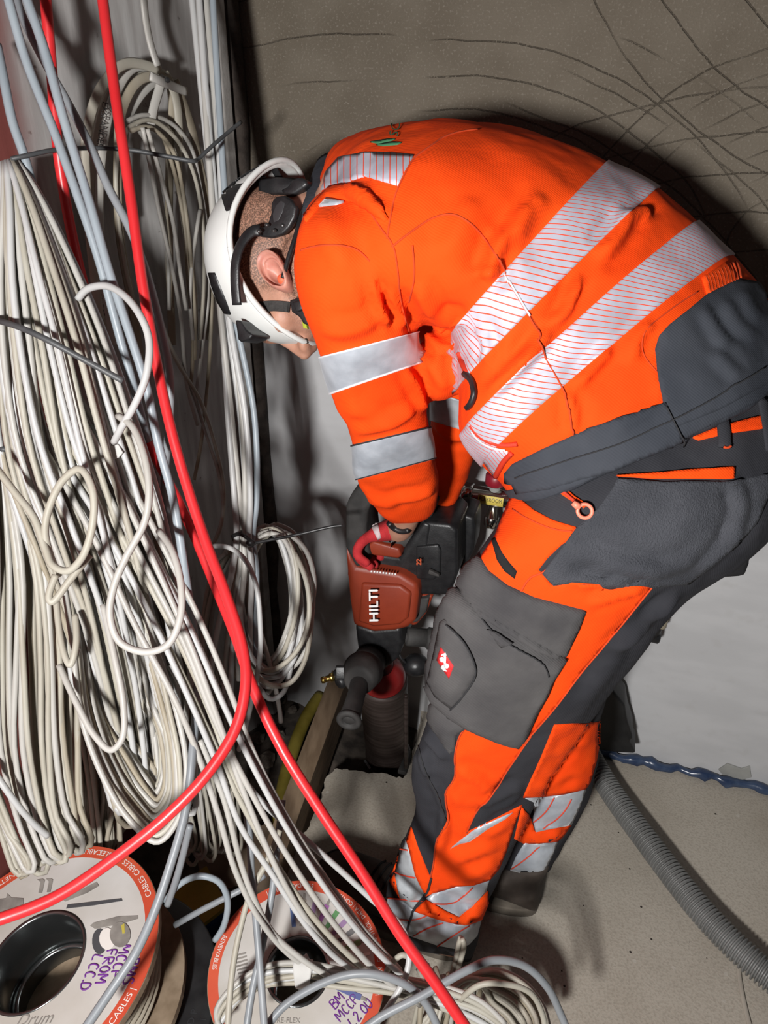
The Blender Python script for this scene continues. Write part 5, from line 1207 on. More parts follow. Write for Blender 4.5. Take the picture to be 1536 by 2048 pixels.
# trailing bundle running down to the right
ORD = ['first', 'second', 'third', 'fourth', 'fifth', 'sixth', 'seventh', 'eighth', 'ninth']
TR = [[(120, 820), (200, 960), (290, 1130), (370, 1290), (430, 1440), (500, 1580), (580, 1720), (670, 1850), (760, 1950), (840, 2010)],
      [(140, 800), (220, 950), (310, 1120), (390, 1280), (452, 1420), (520, 1560), (600, 1700), (690, 1830), (770, 1920), (850, 1990)],
      [(100, 860), (190, 1010), (280, 1190), (360, 1340), (420, 1470), (480, 1600), (560, 1740), (640, 1850), (720, 1930), (800, 1990)],
      [(150, 780), (240, 930), (330, 1100), (400, 1240), (455, 1370), (505, 1500), (560, 1610), (640, 1740), (720, 1850), (800, 1940)],
      [(160, 830), (245, 990), (320, 1150), (385, 1300), (440, 1450), (490, 1590), (545, 1720), (600, 1820), (670, 1910), (750, 1970)],
      [(110, 900), (210, 1060), (300, 1230), (375, 1390), (435, 1530), (480, 1650), (545, 1750), (620, 1860), (690, 1930), (790, 1978)],
      [(130, 870), (225, 1040), (315, 1200), (380, 1330), (430, 1450), (470, 1560), (520, 1670), (590, 1790), (655, 1880), (740, 1950)],
      [(180, 850), (260, 1010), (345, 1180), (410, 1320), (470, 1460), (530, 1570), (590, 1680), (665, 1790), (735, 1880), (815, 1960)],
      [(90, 900), (190, 1080), (270, 1250), (350, 1400), (400, 1520), (440, 1640), (470, 1740), (520, 1840), (580, 1910), (660, 1958)]]
for k, q in enumerate(TR):
    z0 = .985 + .006*(k % 4); zz = np.interp(np.linspace(0, 1, len(q)), [0, .35, .6, .8, 1], [z0, z0+.02, z0+.045, z0+.06, z0+.13])
    cable('cable', [(x, y, z) for (x, y), z in zip(q, zz)], .0043, (W1, W4, W2, W1)[k % 4],
          ORD[k] + ' white cable in the bundle trailing from the big coil over the right drum', n=70, group='cables trailing from the big coil over the right drum')
cable('cable', [(340, 1330, 1.03), (430, 1480, 1.04), (520, 1600, 1.06), (600, 1670, 1.08), (680, 1740, 1.09), (745, 1800, 1.10), (800, 1850, 1.10), (818, 1900, 1.09), (812, 1950, 1.08), (786, 2000, 1.07), (742, 2060, 1.05)], .0046, W4, 'white cable that bends sharply beside the worker\'s trouser hem', n=80)
cable('cable', [(400, 1480, 1.02), (445, 1590, 1.03), (462, 1650, 1.03), (480, 1720, 1.035), (505, 1790, 1.04), (545, 1865, 1.06), (600, 1915, 1.07), (660, 1955, 1.08)], .0043, W1, 'white cable dropping first onto the middle of the right drum', n=70)
cable('cable', [(560, 1660, 1.08), (535, 1720, 1.07), (500, 1790, 1.06), (480, 1860, 1.05), (465, 1940, 1.03), (455, 2060, 1.0)], .0044, W2, 'white cable running down across the left side of the right drum', n=50)
# loose loops in front of the big coil
cable('cable', [(156, 598, .95), (175, 578, .94), (214, 572, .925), (252, 594, .91), (284, 638, .90), (298, 682, .90), (293, 748, .90), (270, 808, .91), (240, 860, .93), (228, 884, .95)], .0047, W4, 'white cable arching out at the top of the big coil', n=60)
cable('cable', [(236, 832, .93), (262, 850, .915), (285, 900, .905), (298, 972, .90), (290, 1042, .90), (252, 1115, .90), (228, 1172, .90), (220, 1232, .90), (240, 1284, .90), (290, 1304, .90), (335, 1290, .905), (360, 1238, .91), (362, 1170, .92), (344, 1100, .94), (318, 1062, .97)], .0046, W1, 'white cable making the large hanging loop beside the grey cable', n=90)
cable('cable', [(-20, 920, .93), (30, 985, .93), (68, 1035, .925), (92, 1100, .92), (105, 1130, .915), (135, 1142, .91), (164, 1115, .905), (186, 1045, .90), (184, 975, .90), (160, 938, .905), (128, 958, .91), (102, 1005, .915), (90, 1060, .92), (100, 1110, .93), (118, 1150, .95)], .0047, W2, 'cream cable curled into the small front loop on the left coils', n=90)
cable('cable', [(112, 1150, .93), (98, 1196, .925), (104, 1204, .925), (140, 1160, .93), (180, 1110, .94)], .0046, W2, 'cut cream cable end poking out below the small front loop', n=40)
cable('cable', [(150, 1230, 1.0), (152, 1290, .985), (140, 1330, .98), (126, 1300, .985), (112, 1200, 1.0)], .0044, W2, 'short cream cable bight hanging in the gap between coils', n=40)
cable('cable', [(118, 1330, 1.0), (150, 1400, .985), (190, 1472, .975), (222, 1500, .97), (244, 1478, .97), (247, 1410, .975), (228, 1310, .985), (206, 1210, 1.0)], .0044, W1, 'white cable bight hanging low across the coil middle', n=60)
cable('cable', [(-20, 1530, 1.03), (20, 1590, 1.035), (60, 1640, 1.05), (96, 1672, 1.07)], .0046, W4, 'short white cable crossing the left edge above the drum', n=30)
# white paper tags
for q, z, lb in (([(186, 838), (200, 830), (218, 846), (216, 862), (204, 868), (190, 858)], .985, 'torn white paper tag on the big coil, the upper one'), ([(217, 893), (236, 888), (246, 905), (236, 916), (226, 918)], .985, 'torn white paper tag on the big coil, the lower one'), ([(150, 1290), (160, 1300), (158, 1310), (150, 1305)], 1.0, 'tiny scrap of white tape at the coil edge')):
    V, F = prism_px(q, z, .004, .0012, d=-toc); o = obj('paper_tag', V, F, TAPE, None, smooth=False); setp(o, lb, 'tag')

# --- grey cables
cable('cable', [(12, -20, .90), (52, 120, .92), (112, 272, .94), (154, 388, .95), (196, 513, .97), (242, 683, 1.0), (272, 790, 1.03), (300, 900, 1.09), (330, 1010, 1.14), (352, 1110, 1.2)], .0060, G1, 'pale grey cable starting nearest the top left corner', n=80)
cable('cable', [(48, -20, .89), (88, 96, .90), (129, 242, .915), (179, 404, .93), (217, 538, .945), (267, 690, .96), (292, 770, .97), (318, 892, .985), (346, 996, 1.0), (371, 1150, 1.02), (388, 1267, 1.06), (395, 1340, 1.12)], .0060, G1, 'pale grey cable passing in front of the white arching loop', n=90)
cable('cable', [(30, -20, .95), (42, 25, .95), (88, 121, .955), (137, 208, .96), (179, 288, .96), (217, 375, .965), (258, 454, .97), (292, 542, .975), (325, 668, .985), (338, 735, .99), (341, 790, 1.0), (335, 892, 1.03), (329, 975, 1.08), (345, 1080, 1.15), (360, 1180, 1.2)], .0056, G2, 'darker grey cable that swings across beside the red cable', n=90)
cable('cable', [(-6, 90, .93), (8, 160, .93), (25, 242, .935), (48, 310, .945), (66, 372, .96), (84, 430, .99)], .0060, G1, 'short pale grey cable at the left edge above the tie', n=40)
cable('cable', [(395, 1340, 1.12), (394, 1400, 1.06), (388, 1470, 1.02), (372, 1617, .99), (336, 1745, .965), (306, 1830, .95), (270, 1908, .94), (224, 1978, .925), (165, 2065, .91)], .0060, G2, 'grey cable crossing the front of the left drum', n=80)
cable('cable', [(380, 1650, 1.10), (366, 1710, 1.12), (352, 1760, 1.13), (335, 1810, 1.14)], .0055, G2, 'short dark grey cable dropping beside the yellow packet', n=30)
cable('cable', [(486, 1580, 1.10), (500, 1680, 1.075), (503, 1741, 1.06), (514, 1860, 1.04), (522, 1960, 1.02), (530, 2065, 1.0)], .0052, G2, 'grey cable running straight down the right drum', n=60)
cable('cable', [(565, 1600, 1.12), (556, 1680, 1.10), (545, 1780, 1.085), (525, 1890, 1.06), (505, 1980, 1.04), (492, 2065, 1.02)], .0052, G2, 'grey cable slanting left down the right drum', n=60)
cable('cable', [(332, 1802, 1.15), (360, 1768, 1.14), (400, 1752, 1.135), (438, 1764, 1.14), (455, 1800, 1.15), (448, 1850, 1.16), (430, 1880, 1.17)], .005, G1, 'pale grey cable arched over the yellow packet', n=50)
cable('cable', [(350, 1850, 1.16), (400, 1822, 1.155), (450, 1796, 1.155), (490, 1775, 1.16), (530, 1750, 1.17)], .005, G2, 'grey cable lying across the packet towards the right drum', n=40)

# --- white verticals to the small coil on the right
VT = [(383, 0), (393, 0), (402, 0), (411, 0), (420, 0)]
for k in range(6):
    t = k/5
    pts = [(383+46*t, -20, 1.10), (402+41*t, 208, 1.12), (420+33*t, 400, 1.14), (440+27*t, 620, 1.17), (457+47*t, 830, 1.20), (473+36*t, 1000, 1.23), (478+24*t, 1075, 1.245), (470+40*t, 1140, 1.25), (440+70*t, 1260, 1.27), (425+95*t, 1360+25*(k % 3), 1.30)]
    pts = [(x + 5*math.sin(k*2.1+y*.004), y, z + .006*math.cos(k*1.7+y*.003)) for x, y, z in pts]
    cable('cable', pts, .0051, (W4, W1, W4, W1, W4, G1)[k], ['leftmost white cable of the upright bunch in front of the helmet', 'second white cable from the left in the upright bunch', 'third white cable from the left in the upright bunch', 'fourth white cable from the left in the upright bunch', 'fifth cable from the left in the upright bunch, white', 'rightmost cable of the upright bunch, pale grey'][k], n=80)
random.seed(8)
ce = P(530, 1230, 1.30); coil = thing('cable_coil', Vector((ce.x, ce.y, ce.z-.2)), 'round white cable coil tied to the upright bunch near the corner', 'cable coil')
def ring_strand(cx, cy, rx, ry, rot, z, dz, ph, m, r, a0=0, a1=2*math.pi, n=64):
    pts = []
    for k in range(15):
        t = a0 + (a1-a0)*k/14; x = rx*math.sin(t); y = -ry*math.cos(t); wob = 1 + .05*math.sin(3*t+ph)
        c, s = math.cos(rot), math.sin(rot)
        pts.append((cx + (x*c - y*s)*wob, cy + (x*s + y*c)*wob, z + dz*math.sin(t+ph)))
    return tube_px(pts, r, n, 7)
for k in range(15):
    rx = random.uniform(46, 84); ry = random.uniform(128, 168)
    obj('strand', *ring_strand(520 + rx*.35 + random.uniform(-6, 6), 1062 + ry + random.uniform(-10, 6), rx, ry, random.uniform(-.05, .08), 1.29 + random.uniform(-.03, .03), .02, random.uniform(0, 6), (W4, W1, W1, W2)[k % 4], .0046), (W4, W1, W1, W2)[k % 4], coil)
for k in range(8):
    rx = random.uniform(26, 46); ry = random.uniform(120, 165)
    obj('strand', *ring_strand(455 + random.uniform(-14, 10), 1100 + ry, rx, ry, .12, 1.34 + random.uniform(-.02, .03), .02, random.uniform(0, 6), W1, .0042, .1, 6.1), (W1, W2)[k % 2], coil)
obj('cable_tie', *merge([tube_px([(466, 1072, 1.235), (478, 1068, 1.222), (492, 1074, 1.218), (504, 1086, 1.23), (498, 1096, 1.25), (474, 1088, 1.262), (466, 1072, 1.24)], .0035, 40, 6), tube_px([(500, 1088, 1.228), (540, 1080, 1.22), (600, 1068, 1.21), (660, 1054, 1.205), (686, 1050, 1.205)], .0028, 30, 6), ellipsoid(P(501, 1086, 1.224), (.008, .006, .007), None, 10, 8)]), TIE, coil, label='black cable tie with a long tail')
cable('cable', [(428, 1092, 1.20), (460, 1096, 1.19), (490, 1120, 1.185), (512, 1170, 1.185), (520, 1240, 1.19), (520, 1310, 1.20), (506, 1390, 1.22), (490, 1460, 1.24), (478, 1500, 1.26)], .0042, W4, 'loose white cable arching over the foot of the upright bunch', n=60)
cable('cable', [(520, 1260, 1.28), (540, 1330, 1.29), (556, 1400, 1.30), (562, 1445, 1.31)], .0042, W1, 'loose white cable end hanging below the round coil', n=30)
# tie wire from the coil at the left edge across to the corner
cable('tie_wire', [(22, 318, .93), (50, 312, .935), (110, 300, .96), (190, 296, 1.02), (260, 300, 1.03), (330, 312, 1.04), (388, 322, 1.05), (394, 320, 1.06), (420, 296, 1.07), (450, 270, 1.09), (482, 244, 1.11)], .0030, TIEG, 'bent grey tie wire stretched across the upper cables', cat='wire', n=70, sides=6)

# --- red cables
cable('cable', [(90, -20, .94), (104, 150, .97), (116, 300, 1.0), (140, 450, 1.04), (176, 600, 1.07), (222, 730, 1.09), (272, 840, 1.09), (330, 950, 1.07), (384, 1060, 1.05), (434, 1180, 1.03), (474, 1280, 1.0), (504, 1370, .97), (560, 1490, .95), (640, 1620, .94), (720, 1740, .93), (800, 1868, .92), (870, 1965, .91), (945, 2075, .90)], .0073, R1, 'red cable running to the bottom edge past the worker\'s boot', n=110, sides=12)
cable('cable', [(203, -20, .92), (232, 200, .925), (262, 400, .93), (284, 560, .94), (312, 720, .95), (340, 850, .95), (372, 965, .95), (412, 1085, .94), (452, 1190, .92), (484, 1290, .90), (492, 1360, .885), (474, 1450, .87), (424, 1535, .855), (345, 1622, .84), (235, 1712, .83), (110, 1795, .82), (0, 1838, .81), (-60, 1856, .80)], .0068, R1, 'red cable curving to the lower left over the left drum', n=120, sides=12)

# ------------------------------------------------------------------ cable drums
DRO = mat('orange_drum_print', (0.50, 0.060, 0.025), (0.58, 0.085, 0.035), rough=0.6, scale=8, detail=6)
DRW = mat('dusty_white_drum_face', (0.36, 0.33, 0.28), (0.60, 0.58, 0.56), rough=0.7, scale=5, detail=7, lo=.30, hi=.66)
DRB = mat('brown_chipboard_edge', (0.17, 0.12, 0.075), (0.25, 0.185, 0.125), rough=0.9, scale=40)
TUBE = mat('galvanised_drum_tube', (0.16, 0.17, 0.17), (0.30, 0.31, 0.31), rough=0.22, metal=0.95, scale=6)
PUR = mat('purple_marker', (0.13, 0.02, 0.22), rough=.6)
PRW = mat('white_drum_print', (0.72, 0.68, 0.64), rough=.7)
PRG = mat('faded_grey_print', (0.17, 0.155, 0.14), (0.27, 0.25, 0.225), rough=.7, scale=40)
BDR = mat('black_drum_plastic', (0.010, 0.010, 0.011), (0.022, 0.022, 0.023), rough=0.45, scale=30)
def drum(c, n, R, rh, H, label, band=.13, xref=None):
    n = Vector(n).normalized(); c = Vector(c); root = thing('cable_drum', c - n*H, label, 'cable drum')
    t = .011
    obj('top_flange', *lathe(c, n, [(rh, -t), (R, -t), (R, 0), (rh, 0), (rh, -t)], 72), DRB, root, smooth=False)
    rb = R*(1-band)
    obj('orange_ring', *lathe(c, n, [(rb, .0002), (R-.0008, .0002), (R-.0008, .0009), (rb, .0009), (rb, .0002)], 72), DRO, root, smooth=False)
    obj('printed_face', *lathe(c, n, [(rh+.002, .0002), (rb, .0002), (rb, .0008), (rh+.002, .0008), (rh+.002, .0002)], 72), DRW, root, smooth=False)
    obj('centre_tube', *lathe(c, n, [(rh-.003, -H+t), (rh-.003, -.001), (rh-.001, .0022), (rh+.003, .0022), (rh+.003, .0005), (rh, -.002), (rh, -H+t), (rh-.003, -H+t)], 56), TUBE, root)
    obj('bottom_flange', *lathe(c - n*(H-t), n, [(0, -t), (R, -t), (R, 0), (0, 0)], 72), DRB, root, smooth=False)
    obj('tube_rib', *lathe(c - n*(H*.62), n, [(rh-.012, 0), (rh-.0032, 0), (rh-.0032, .003), (rh-.012, .003), (rh-.012, 0)], 48), TUBE, root)
    # wound cable on the barrel
    w_ = [lathe(c - n*(t + .008 + k*.0125), n, [(R*.80 + .0055*math.cos(a), .0055*math.sin(a)) for a in np.linspace(0, PI2, 9)], 40) for k in range(int((H-2*t-.012)/.0125))]
    for v_, f_ in w_: obj('wound_turn', v_, f_, W3, root)
    return root
up3 = Vector((0, 0, 1))
# left drum
n1 = (up3 + rtc*(-.18) + Vector((0, -.05, 0))).normalized()
c1 = P(72, 1922, 1.09); R1_ = .183
dr1 = drum(c1, n1, R1_, .071, .135, 'larger cable drum at lower left with orange rim and purple writing', .115)
xr = (rtc - n1*rtc.dot(n1)).normalized(); yr = n1.cross(xr)
def on_disc(c, xr_, yr_, n_, u, v, h=.0013): return Vector(c) + xr_*u + yr_*v + Vector(n_)*h
RT = R1_*.943
for a, s in ((2.00, 'NDLING | CABINETS'), (1.62, 'CABLE HANDLING |'), (1.05, 'CABLES | CABLES'), (.62, 'CABLES'), (-.45, '| CABLES |'), (-1.1, 'CABLES |'), (-1.9, 'CABINETS |'), (2.6, 'CABLES | CABLE'), (3.4, 'HANDLING |')):
    V, F = ring_text(s, .0125, c1 + n1*.0014, n1, xr, RT, a); obj('rim_lettering', V, F, PRW, dr1, smooth=False)
def dtext(s, size, px_, py_, ang, c, n_, m, root, name, shear=0.0, bold=2, sx=1.0):
    o3 = on_plane(px_, py_, c, n_, .0016); xd = on_plane(px_ + 20*math.cos(ang), py_ + 20*math.sin(ang), c, n_, .0016) - o3; yd = on_plane(px_ + 20*math.sin(ang), py_ - 20*math.cos(ang), c, n_, .0016) - o3
    parts = [text(s, size, o3 + xd.normalized()*(k*.0005) + yd.normalized()*((k % 2)*.0005), xd, yd, shear, sx=sx) for k in range(bold)]
    V, F = merge(parts); return obj(name, V, F, m, root, smooth=False)
STROKES = {'B': [[(0, 0), (0, 1)], [(0, 1), (.45, .95), (.5, .72), (.05, .55), (.55, .45), (.58, .1), (0, 0)]], 'M': [[(0, 0), (.05, 1), (.35, .35), (.65, 1), (.75, 0)]], 'S': [[(.55, .9), (.25, 1), (.05, .75), (.45, .45), (.5, .12), (.2, 0), (0, .12)]],
 'C': [[(.5, .85), (.25, 1), (.02, .5), (.2, .02), (.52, .12)]], 'P': [[(0, 0), (.02, 1), (.5, .92), (.5, .6), (.05, .48)]], 'F': [[(.05, 0), (0, 1), (.5, 1)], [(.02, .55), (.4, .55)]], 'R': [[(0, 0), (0, 1), (.48, .9), (.45, .6), (.05, .5), (.55, 0)]],
 'O': [[(.28, 1), (.02, .6), (.15, .05), (.42, .05), (.55, .55), (.28, 1)]], 'L': [[(.05, 1), (0, .02), (.45, .05)]], 'D': [[(.02, 0), (.05, 1), (.5, .75), (.5, .25), (.02, 0)]], '.': [[(.05, .02), (.1, .06), (.1, 0)]], '2': [[(.02, .8), (.25, 1), (.45, .75), (.02, .02), (.5, .05)]], 'U': [[(0, 1), (.05, .15), (.3, 0), (.5, .2), (.5, 1)]], ' ': [], "'": [[(.1, 1), (.05, .8)]]}
def handwrite(s, hgt, px_, py_, ang, c, n_, m, root, r=.0012):
    o3 = on_plane(px_, py_, c, n_, .0012); xd = (on_plane(px_ + 20*math.cos(ang), py_ + 20*math.sin(ang), c, n_, .0012) - o3).normalized(); yd = Vector(n_).cross(xd).normalized()
    if (on_plane(px_ + 20*math.sin(ang), py_ - 20*math.cos(ang), c, n_, .0012) - o3).dot(yd) < 0: yd = -yd
    wds = [.3 if q in " .'" else .78 if q != 'M' else .98 for q in s]; x = -sum(wds)/2; parts = []
    for q, w_ in zip(s, wds):
        for st in STROKES[q]: parts.append(tube([tuple(o3 + xd*((x + a)*hgt*.92) + yd*((b - .5)*hgt)) for a, b in st], r, max(6, len(st)*4), 5))
        x += w_
    return obj('marker_writing', *merge(parts), m, root)
for s, x, y, a in (('BMS', 262, 1946, 1.85), ('MCCP', 240, 1926, 1.92), ('FROM', 212, 1936, 1.92), ('LCC.D', 182, 1948, 1.98)):
    handwrite(s, .0155, x, y, a, c1, n1, PUR, dr1)
dtext('Drum', .022, 70, 2040, -.1, c1, n1, PRG, dr1, 'faded_lettering', .3, 1)
def dpatch(name, pts, c, n_, m, root, h=.0012, th=.0006):
    V, F = prism([on_plane(x, y, c, n_, h) for x, y in pts], Vector(n_)*th, 0); return obj(name, V, F, m, root, smooth=False)
z4 = lambda p: zp(0, 1640, 3.2, p)
dpatch('printed_picture', z4([(240, 385), (275, 380), (290, 388), (272, 470), (248, 470), (262, 400)]), c1, n1, PRG, dr1)
dpatch('printed_picture', z4([(298, 380), (330, 378), (342, 386), (325, 465), (302, 465), (315, 398)]), c1, n1, PRG, dr1)
dpatch('printed_picture', z4([(0, 510), (40, 505), (50, 475), (75, 500), (152, 505), (150, 580), (60, 590), (0, 598)]), c1, n1, PRG, dr1)
dpatch('printed_picture', z4([(400, 510), (560, 430), (620, 400), (635, 425), (560, 470), (420, 525)]), c1, n1, PRG, dr1)
dpatch('printed_picture', z4([(425, 570), (435, 545), (780, 505), (785, 520), (600, 550)]), c1, n1, mat('dark_print', (.06, .06, .065), rough=.7), dr1)
dpatch('printed_picture', z4([(580, 680), (600, 662), (760, 620), (885, 615), (885, 635), (790, 665), (610, 700)]), c1, n1, PRG, dr1)
dpatch('printed_picture', [(x, y) for x, y in [(z4([(640 + 48*math.cos(t), 780 + 82*math.sin(t))])[0]) for t in np.linspace(0, PI2, 18)[:-1]]], c1, n1, MATS['dark_print'], dr1, h=.0012)
dpatch('printed_picture', [(x, y) for x, y in [(z4([(690 + 52*math.cos(t), 765 + 70*math.sin(t))])[0]) for t in np.linspace(0, PI2, 18)[:-1]]], c1, n1, PRW, dr1, h=.0016)
dpatch('printed_picture', [(x, y) for x, y in [(z4([(772 + 66*math.cos(t), 738 + 82*math.sin(t))])[0]) for t in np.linspace(0, PI2, 20)[:-1]]], c1, n1, PRG, dr1, h=.0020)
dpatch('printed_picture', z4([(780, 680), (800, 668), (804, 730), (788, 735)]), c1, n1, YEL_P if 'YEL_P' in globals() else mat('yellow_print', (.45, .38, .06), rough=.7), dr1, h=.0024)
# black drum lying under it
cb_ = c1 - n1*.150 + rtc*.026; nb_ = (up3 + rtc*(-.12)).normalized()
bd_ = thing('cable_drum', Vector((cb_.x, cb_.y, GZ)), 'black plastic cable drum half hidden below the larger drum', 'cable drum')
obj('flange', *lathe(cb_, nb_, [(.0, -.012), (.196, -.012), (.200, -.008), (.200, -.001), (.197, .002), (.06, .002), (.0, .002)], 80), BDR, bd_)
obj('barrel', *lathe(cb_ - nb_*.012, nb_, [(0, -.15), (.09, -.15), (.09, 0)], 40), BDR, bd_)
obj('flange', *lathe(cb_ - nb_*.160, nb_, [(0, -.012), (.198, -.012), (.2, -.008), (.2, 0), (0, 0)], 64), BDR, bd_)
xb = (rtc - nb_*rtc.dot(nb_)).normalized()
for s, rr in (('RADII 1', .188), ('SUPRED P', .170)):
    V, F = ring_text(s, .015, cb_ + nb_*.0026, nb_, xb, rr, -.25); obj('moulded_lettering', V, F, mat('moulded_black', (.03, .03, .032), rough=.4) if 'moulded_black' not in MATS else MATS['moulded_black'], bd_, smooth=False)
# right drum
c2 = P(595, 1942, 1.175); n2 = (up3*.80 + (CAM - c2).normalized()*.45).normalized(); R2 = .1405
dr2 = drum(c2, n2, R2, .0485, .15, 'smaller cable drum at bottom centre with orange rim under white cables', .12)
xr2 = (rtc - n2*rtc.dot(n2)).normalized(); yr2 = n2.cross(xr2); RT2 = R2*.938
for a, s in ((2.95, 'RENEWABLES'), (2.32, 'POWER |'), (1.98, 'FLEX |'), (1.62, 'STANDARD'), (1.20, '| DEF'), (.92, 'DATA | CONTROL'), (.36, 'FLEX | CONTROL'), (-.1, 'VAL | CON'), (-.75, 'BELL WIRE'), (-1.5, 'FLEX | POWER')):
    V, F = ring_text(s, .0098, c2 + n2*.0014, n2, xr2, RT2, a, sx=.86); obj('rim_lettering', V, F, PRW, dr2, smooth=False)
for s, x, y, a in (('BM', 675, 2000, -.85), ('MCCP', 695, 2014, -.85), ('L2 OU', 722, 2024, -.85)):
    handwrite(s, .0140, x, y, a, c2, n2, PUR, dr2, .0010)
dtext('FLORE-FLEX', .010, 565, 2042, 0, c2, n2, PRG, dr2, 'faded_lettering', 0, 1)
for k in range(9): dpatch('small_print', [(474+2*k-8, 1912+7*k), (500+1.2*k-8, 1905+7*k), (500+1.2*k-8, 1908+7*k), (474+2*k-8, 1915+7*k)], c2, n2, PRG, dr2)
cols = [(.10, .16, .35), (.30, .27, .22), (.34, .22, .40), (.33, .12, .35), (.10, .25, .10), (.28, .18, .32), (.13, .13, .13), (.16, .28, .12), (.38, .36, .33), (.16, .2, .4), (.30, .1, .35), (.1, .12, .28)]
for k, cc in enumerate(cols):
    a = 1.75 - k*.19; ca, sa = math.cos(a), math.sin(a); da = .050
    V = [on_disc(c2, xr2, yr2, n2, r_*math.cos(a+s_), r_*math.sin(a+s_), .0013) for r_, s_ in ((.066, -da), (.108, -da*.8), (.108, da*.8), (.066, da))]
    obj('printed_cable_picture', *prism(V, n2*.0006, 0), mat('print_%d' % k, cc, rough=.7), dr2, smooth=False)
    V = [on_disc(c2, xr2, yr2, n2, r_*math.cos(a+s_), r_*math.sin(a+s_), .0013) for r_, s_ in ((.108, -da*.5), (.118, -da*.3), (.118, da*.3), (.108, da*.5))]
    obj('printed_cable_picture', *prism(V, n2*.0006, 0), PRG if k % 2 else PRW, dr2, smooth=False)
cable('cable', [(600, 1975, 1.20), (604, 1940, 1.165), (612, 1916, 1.15), (616, 1912, 1.15)], .005, W4, 'short taped white cable stub in the hole of the right drum', n=20)
# taped bundle across the right drum
for k in range(8):
    o = (k-3.5); q = [(432-o*3, 2065+o*2, 1.06), (440+o*2, 2030+o*3, 1.065), (475+o*2, 1985+o*4, 1.075), (530, 1955+o*5.5, 1.085), (605, 1946+o*5.5, 1.09), (690, 1955+o*5, 1.09), (790, 1972+o*5, 1.09), (880, 1995+o*6, 1.085), (960, 2025+o*7, 1.08), (1010, 2062+o*5, 1.075)]
    q = [(x, y + 3*math.sin(x*.02+k), z + .004*math.sin(k*2.3+x*.01)) for x, y, z in q]
    cable('cable', q, .0040, (W1, W2, W4, W2)[k % 4], ORD[k] + ' cable from the top in the taped white bundle across the right drum', n=70, group='cables of the taped bundle across the right drum')
V, F = tube_px([(590, 1948, 1.088), (604, 1947, 1.088), (622, 1949, 1.088)], .021, 10, 14, flat=(.6, 1, tuple(toc)))
setp(obj('paper_tag', V, F, TAPE, None), 'white tape wrapped round the cable bundle on the right drum', 'tape')
# grey arcs over the bundle
cable('cable', [(525, 2070, 1.02), (560, 2020, 1.03), (608, 1985, 1.04), (685, 1952, 1.05), (745, 1948, 1.05), (812, 1970, 1.055), (850, 2005, 1.06), (880, 2065, 1.06)], .0058, G2, 'grey cable arched over the taped bundle', n=60)
cable('cable', [(715, 2070, 1.02), (760, 2035, 1.025), (837, 1995, 1.03), (939, 1938, 1.045), (989, 1920, 1.06), (1050, 1932, 1.08), (1095, 1975, 1.09), (1120, 2025, 1.10), (1140, 2075, 1.10)], .0058, G2, 'grey cable arched widest over the floor coil at the bottom', n=60)
# floor coil at the boots
random.seed(17); fc = G(930, 1990, .04); flo = thing('cable_coil', Vector((fc.x, fc.y, 0)), 'loose white cable coil on the floor below the boot', 'cable coil')
for k in range(20):
    s = 1 - k*.020; zz = 1.14 + .07*random.random()
    q = [(850+random.uniform(-25, 25), 2065, zz), (870+k*2.5, 2000-k*1.0, zz+.02), (920+k*2, 1955+random.uniform(-8, 14), zz+.04), (985, 1940+k*3.6, zz+.05), (1045-k*1.5, 1962+k*4, zz+.04), (1085-k*2.6, 2010+k*3.5, zz+.02), (1100-k*4, 2070, zz)]
    obj('strand', *tube_px(q, .0043, 50, 7), (W1, W2, W2, W3)[k % 4], flo)
for k in range(14):
    x0 = 838 + k*9; zz = 1.17 + .05*random.random()
    q = [(x0+random.uniform(-6, 6), 1938+random.uniform(-12, 22), zz+.05), (x0+8+random.uniform(-5, 5), 1975, zz+.02), (x0+4*random.uniform(-2, 2), 2000, zz), (x0-10+random.uniform(-10, 10), 2070, zz)]
    obj('strand', *tube_px(q, .0043, 30, 7), (W2, W3, W1)[k % 3], flo)
for q in ([(905, 1975, 1.20), (918, 1930, 1.19), (928, 1890, 1.175), (924, 1878, 1.17)], [(890, 1985, 1.21), (908, 1935, 1.20), (918, 1888, 1.18), (922, 1875, 1.175)], [(770, 1950, 1.12), (785, 1925, 1.11), (805, 1910, 1.105), (822, 1918, 1.11)], [(920, 2000, 1.08), (960, 1970, 1.07), (1010, 1968, 1.07), (1060, 1985, 1.08), (1085, 2030, 1.09), (1090, 2070, 1.09)]):
    obj('strand', *tube_px(q, .0044, 30, 7), W2, flo)
# ------------------------------------------------------------------ heating manifold on the back wall
CHROME = mat('chrome', (0.62, 0.60, 0.56), (0.72, 0.70, 0.66), rough=0.16, metal=1.0)
WINE = mat('wine_red_cap', (0.20, 0.008, 0.018), (0.25, 0.012, 0.024), rough=0.4)
YEL = mat('yellow_label', (0.55, 0.42, 0.07), (0.60, 0.47, 0.09), rough=0.6)
PALEP = mat('pale_pipe', (0.36, 0.36, 0.35), rough=0.5)
mz = zb(985, 990, .07); m0 = on_plane(925, 985, W0 + WN*.07, WN); m1 = m0 + WD*.36
man = thing('heating_manifold', Vector((m0.x + .15, m0.y, m0.z - .3)), 'chrome heating manifold with yellow labels and dark red caps on the wall', 'manifold')
obj('manifold_bar', *merge([cyl(m0 + WD*.02, m1, .0195, None, 24, .002), cyl(m0, m0 + WD*.022, .024, .024, 6, .002), cyl(m0 - WD*.018, m0, .009, .009, 14, .001)]), CHROME, man)
zv = Vector((0, 0, 1))
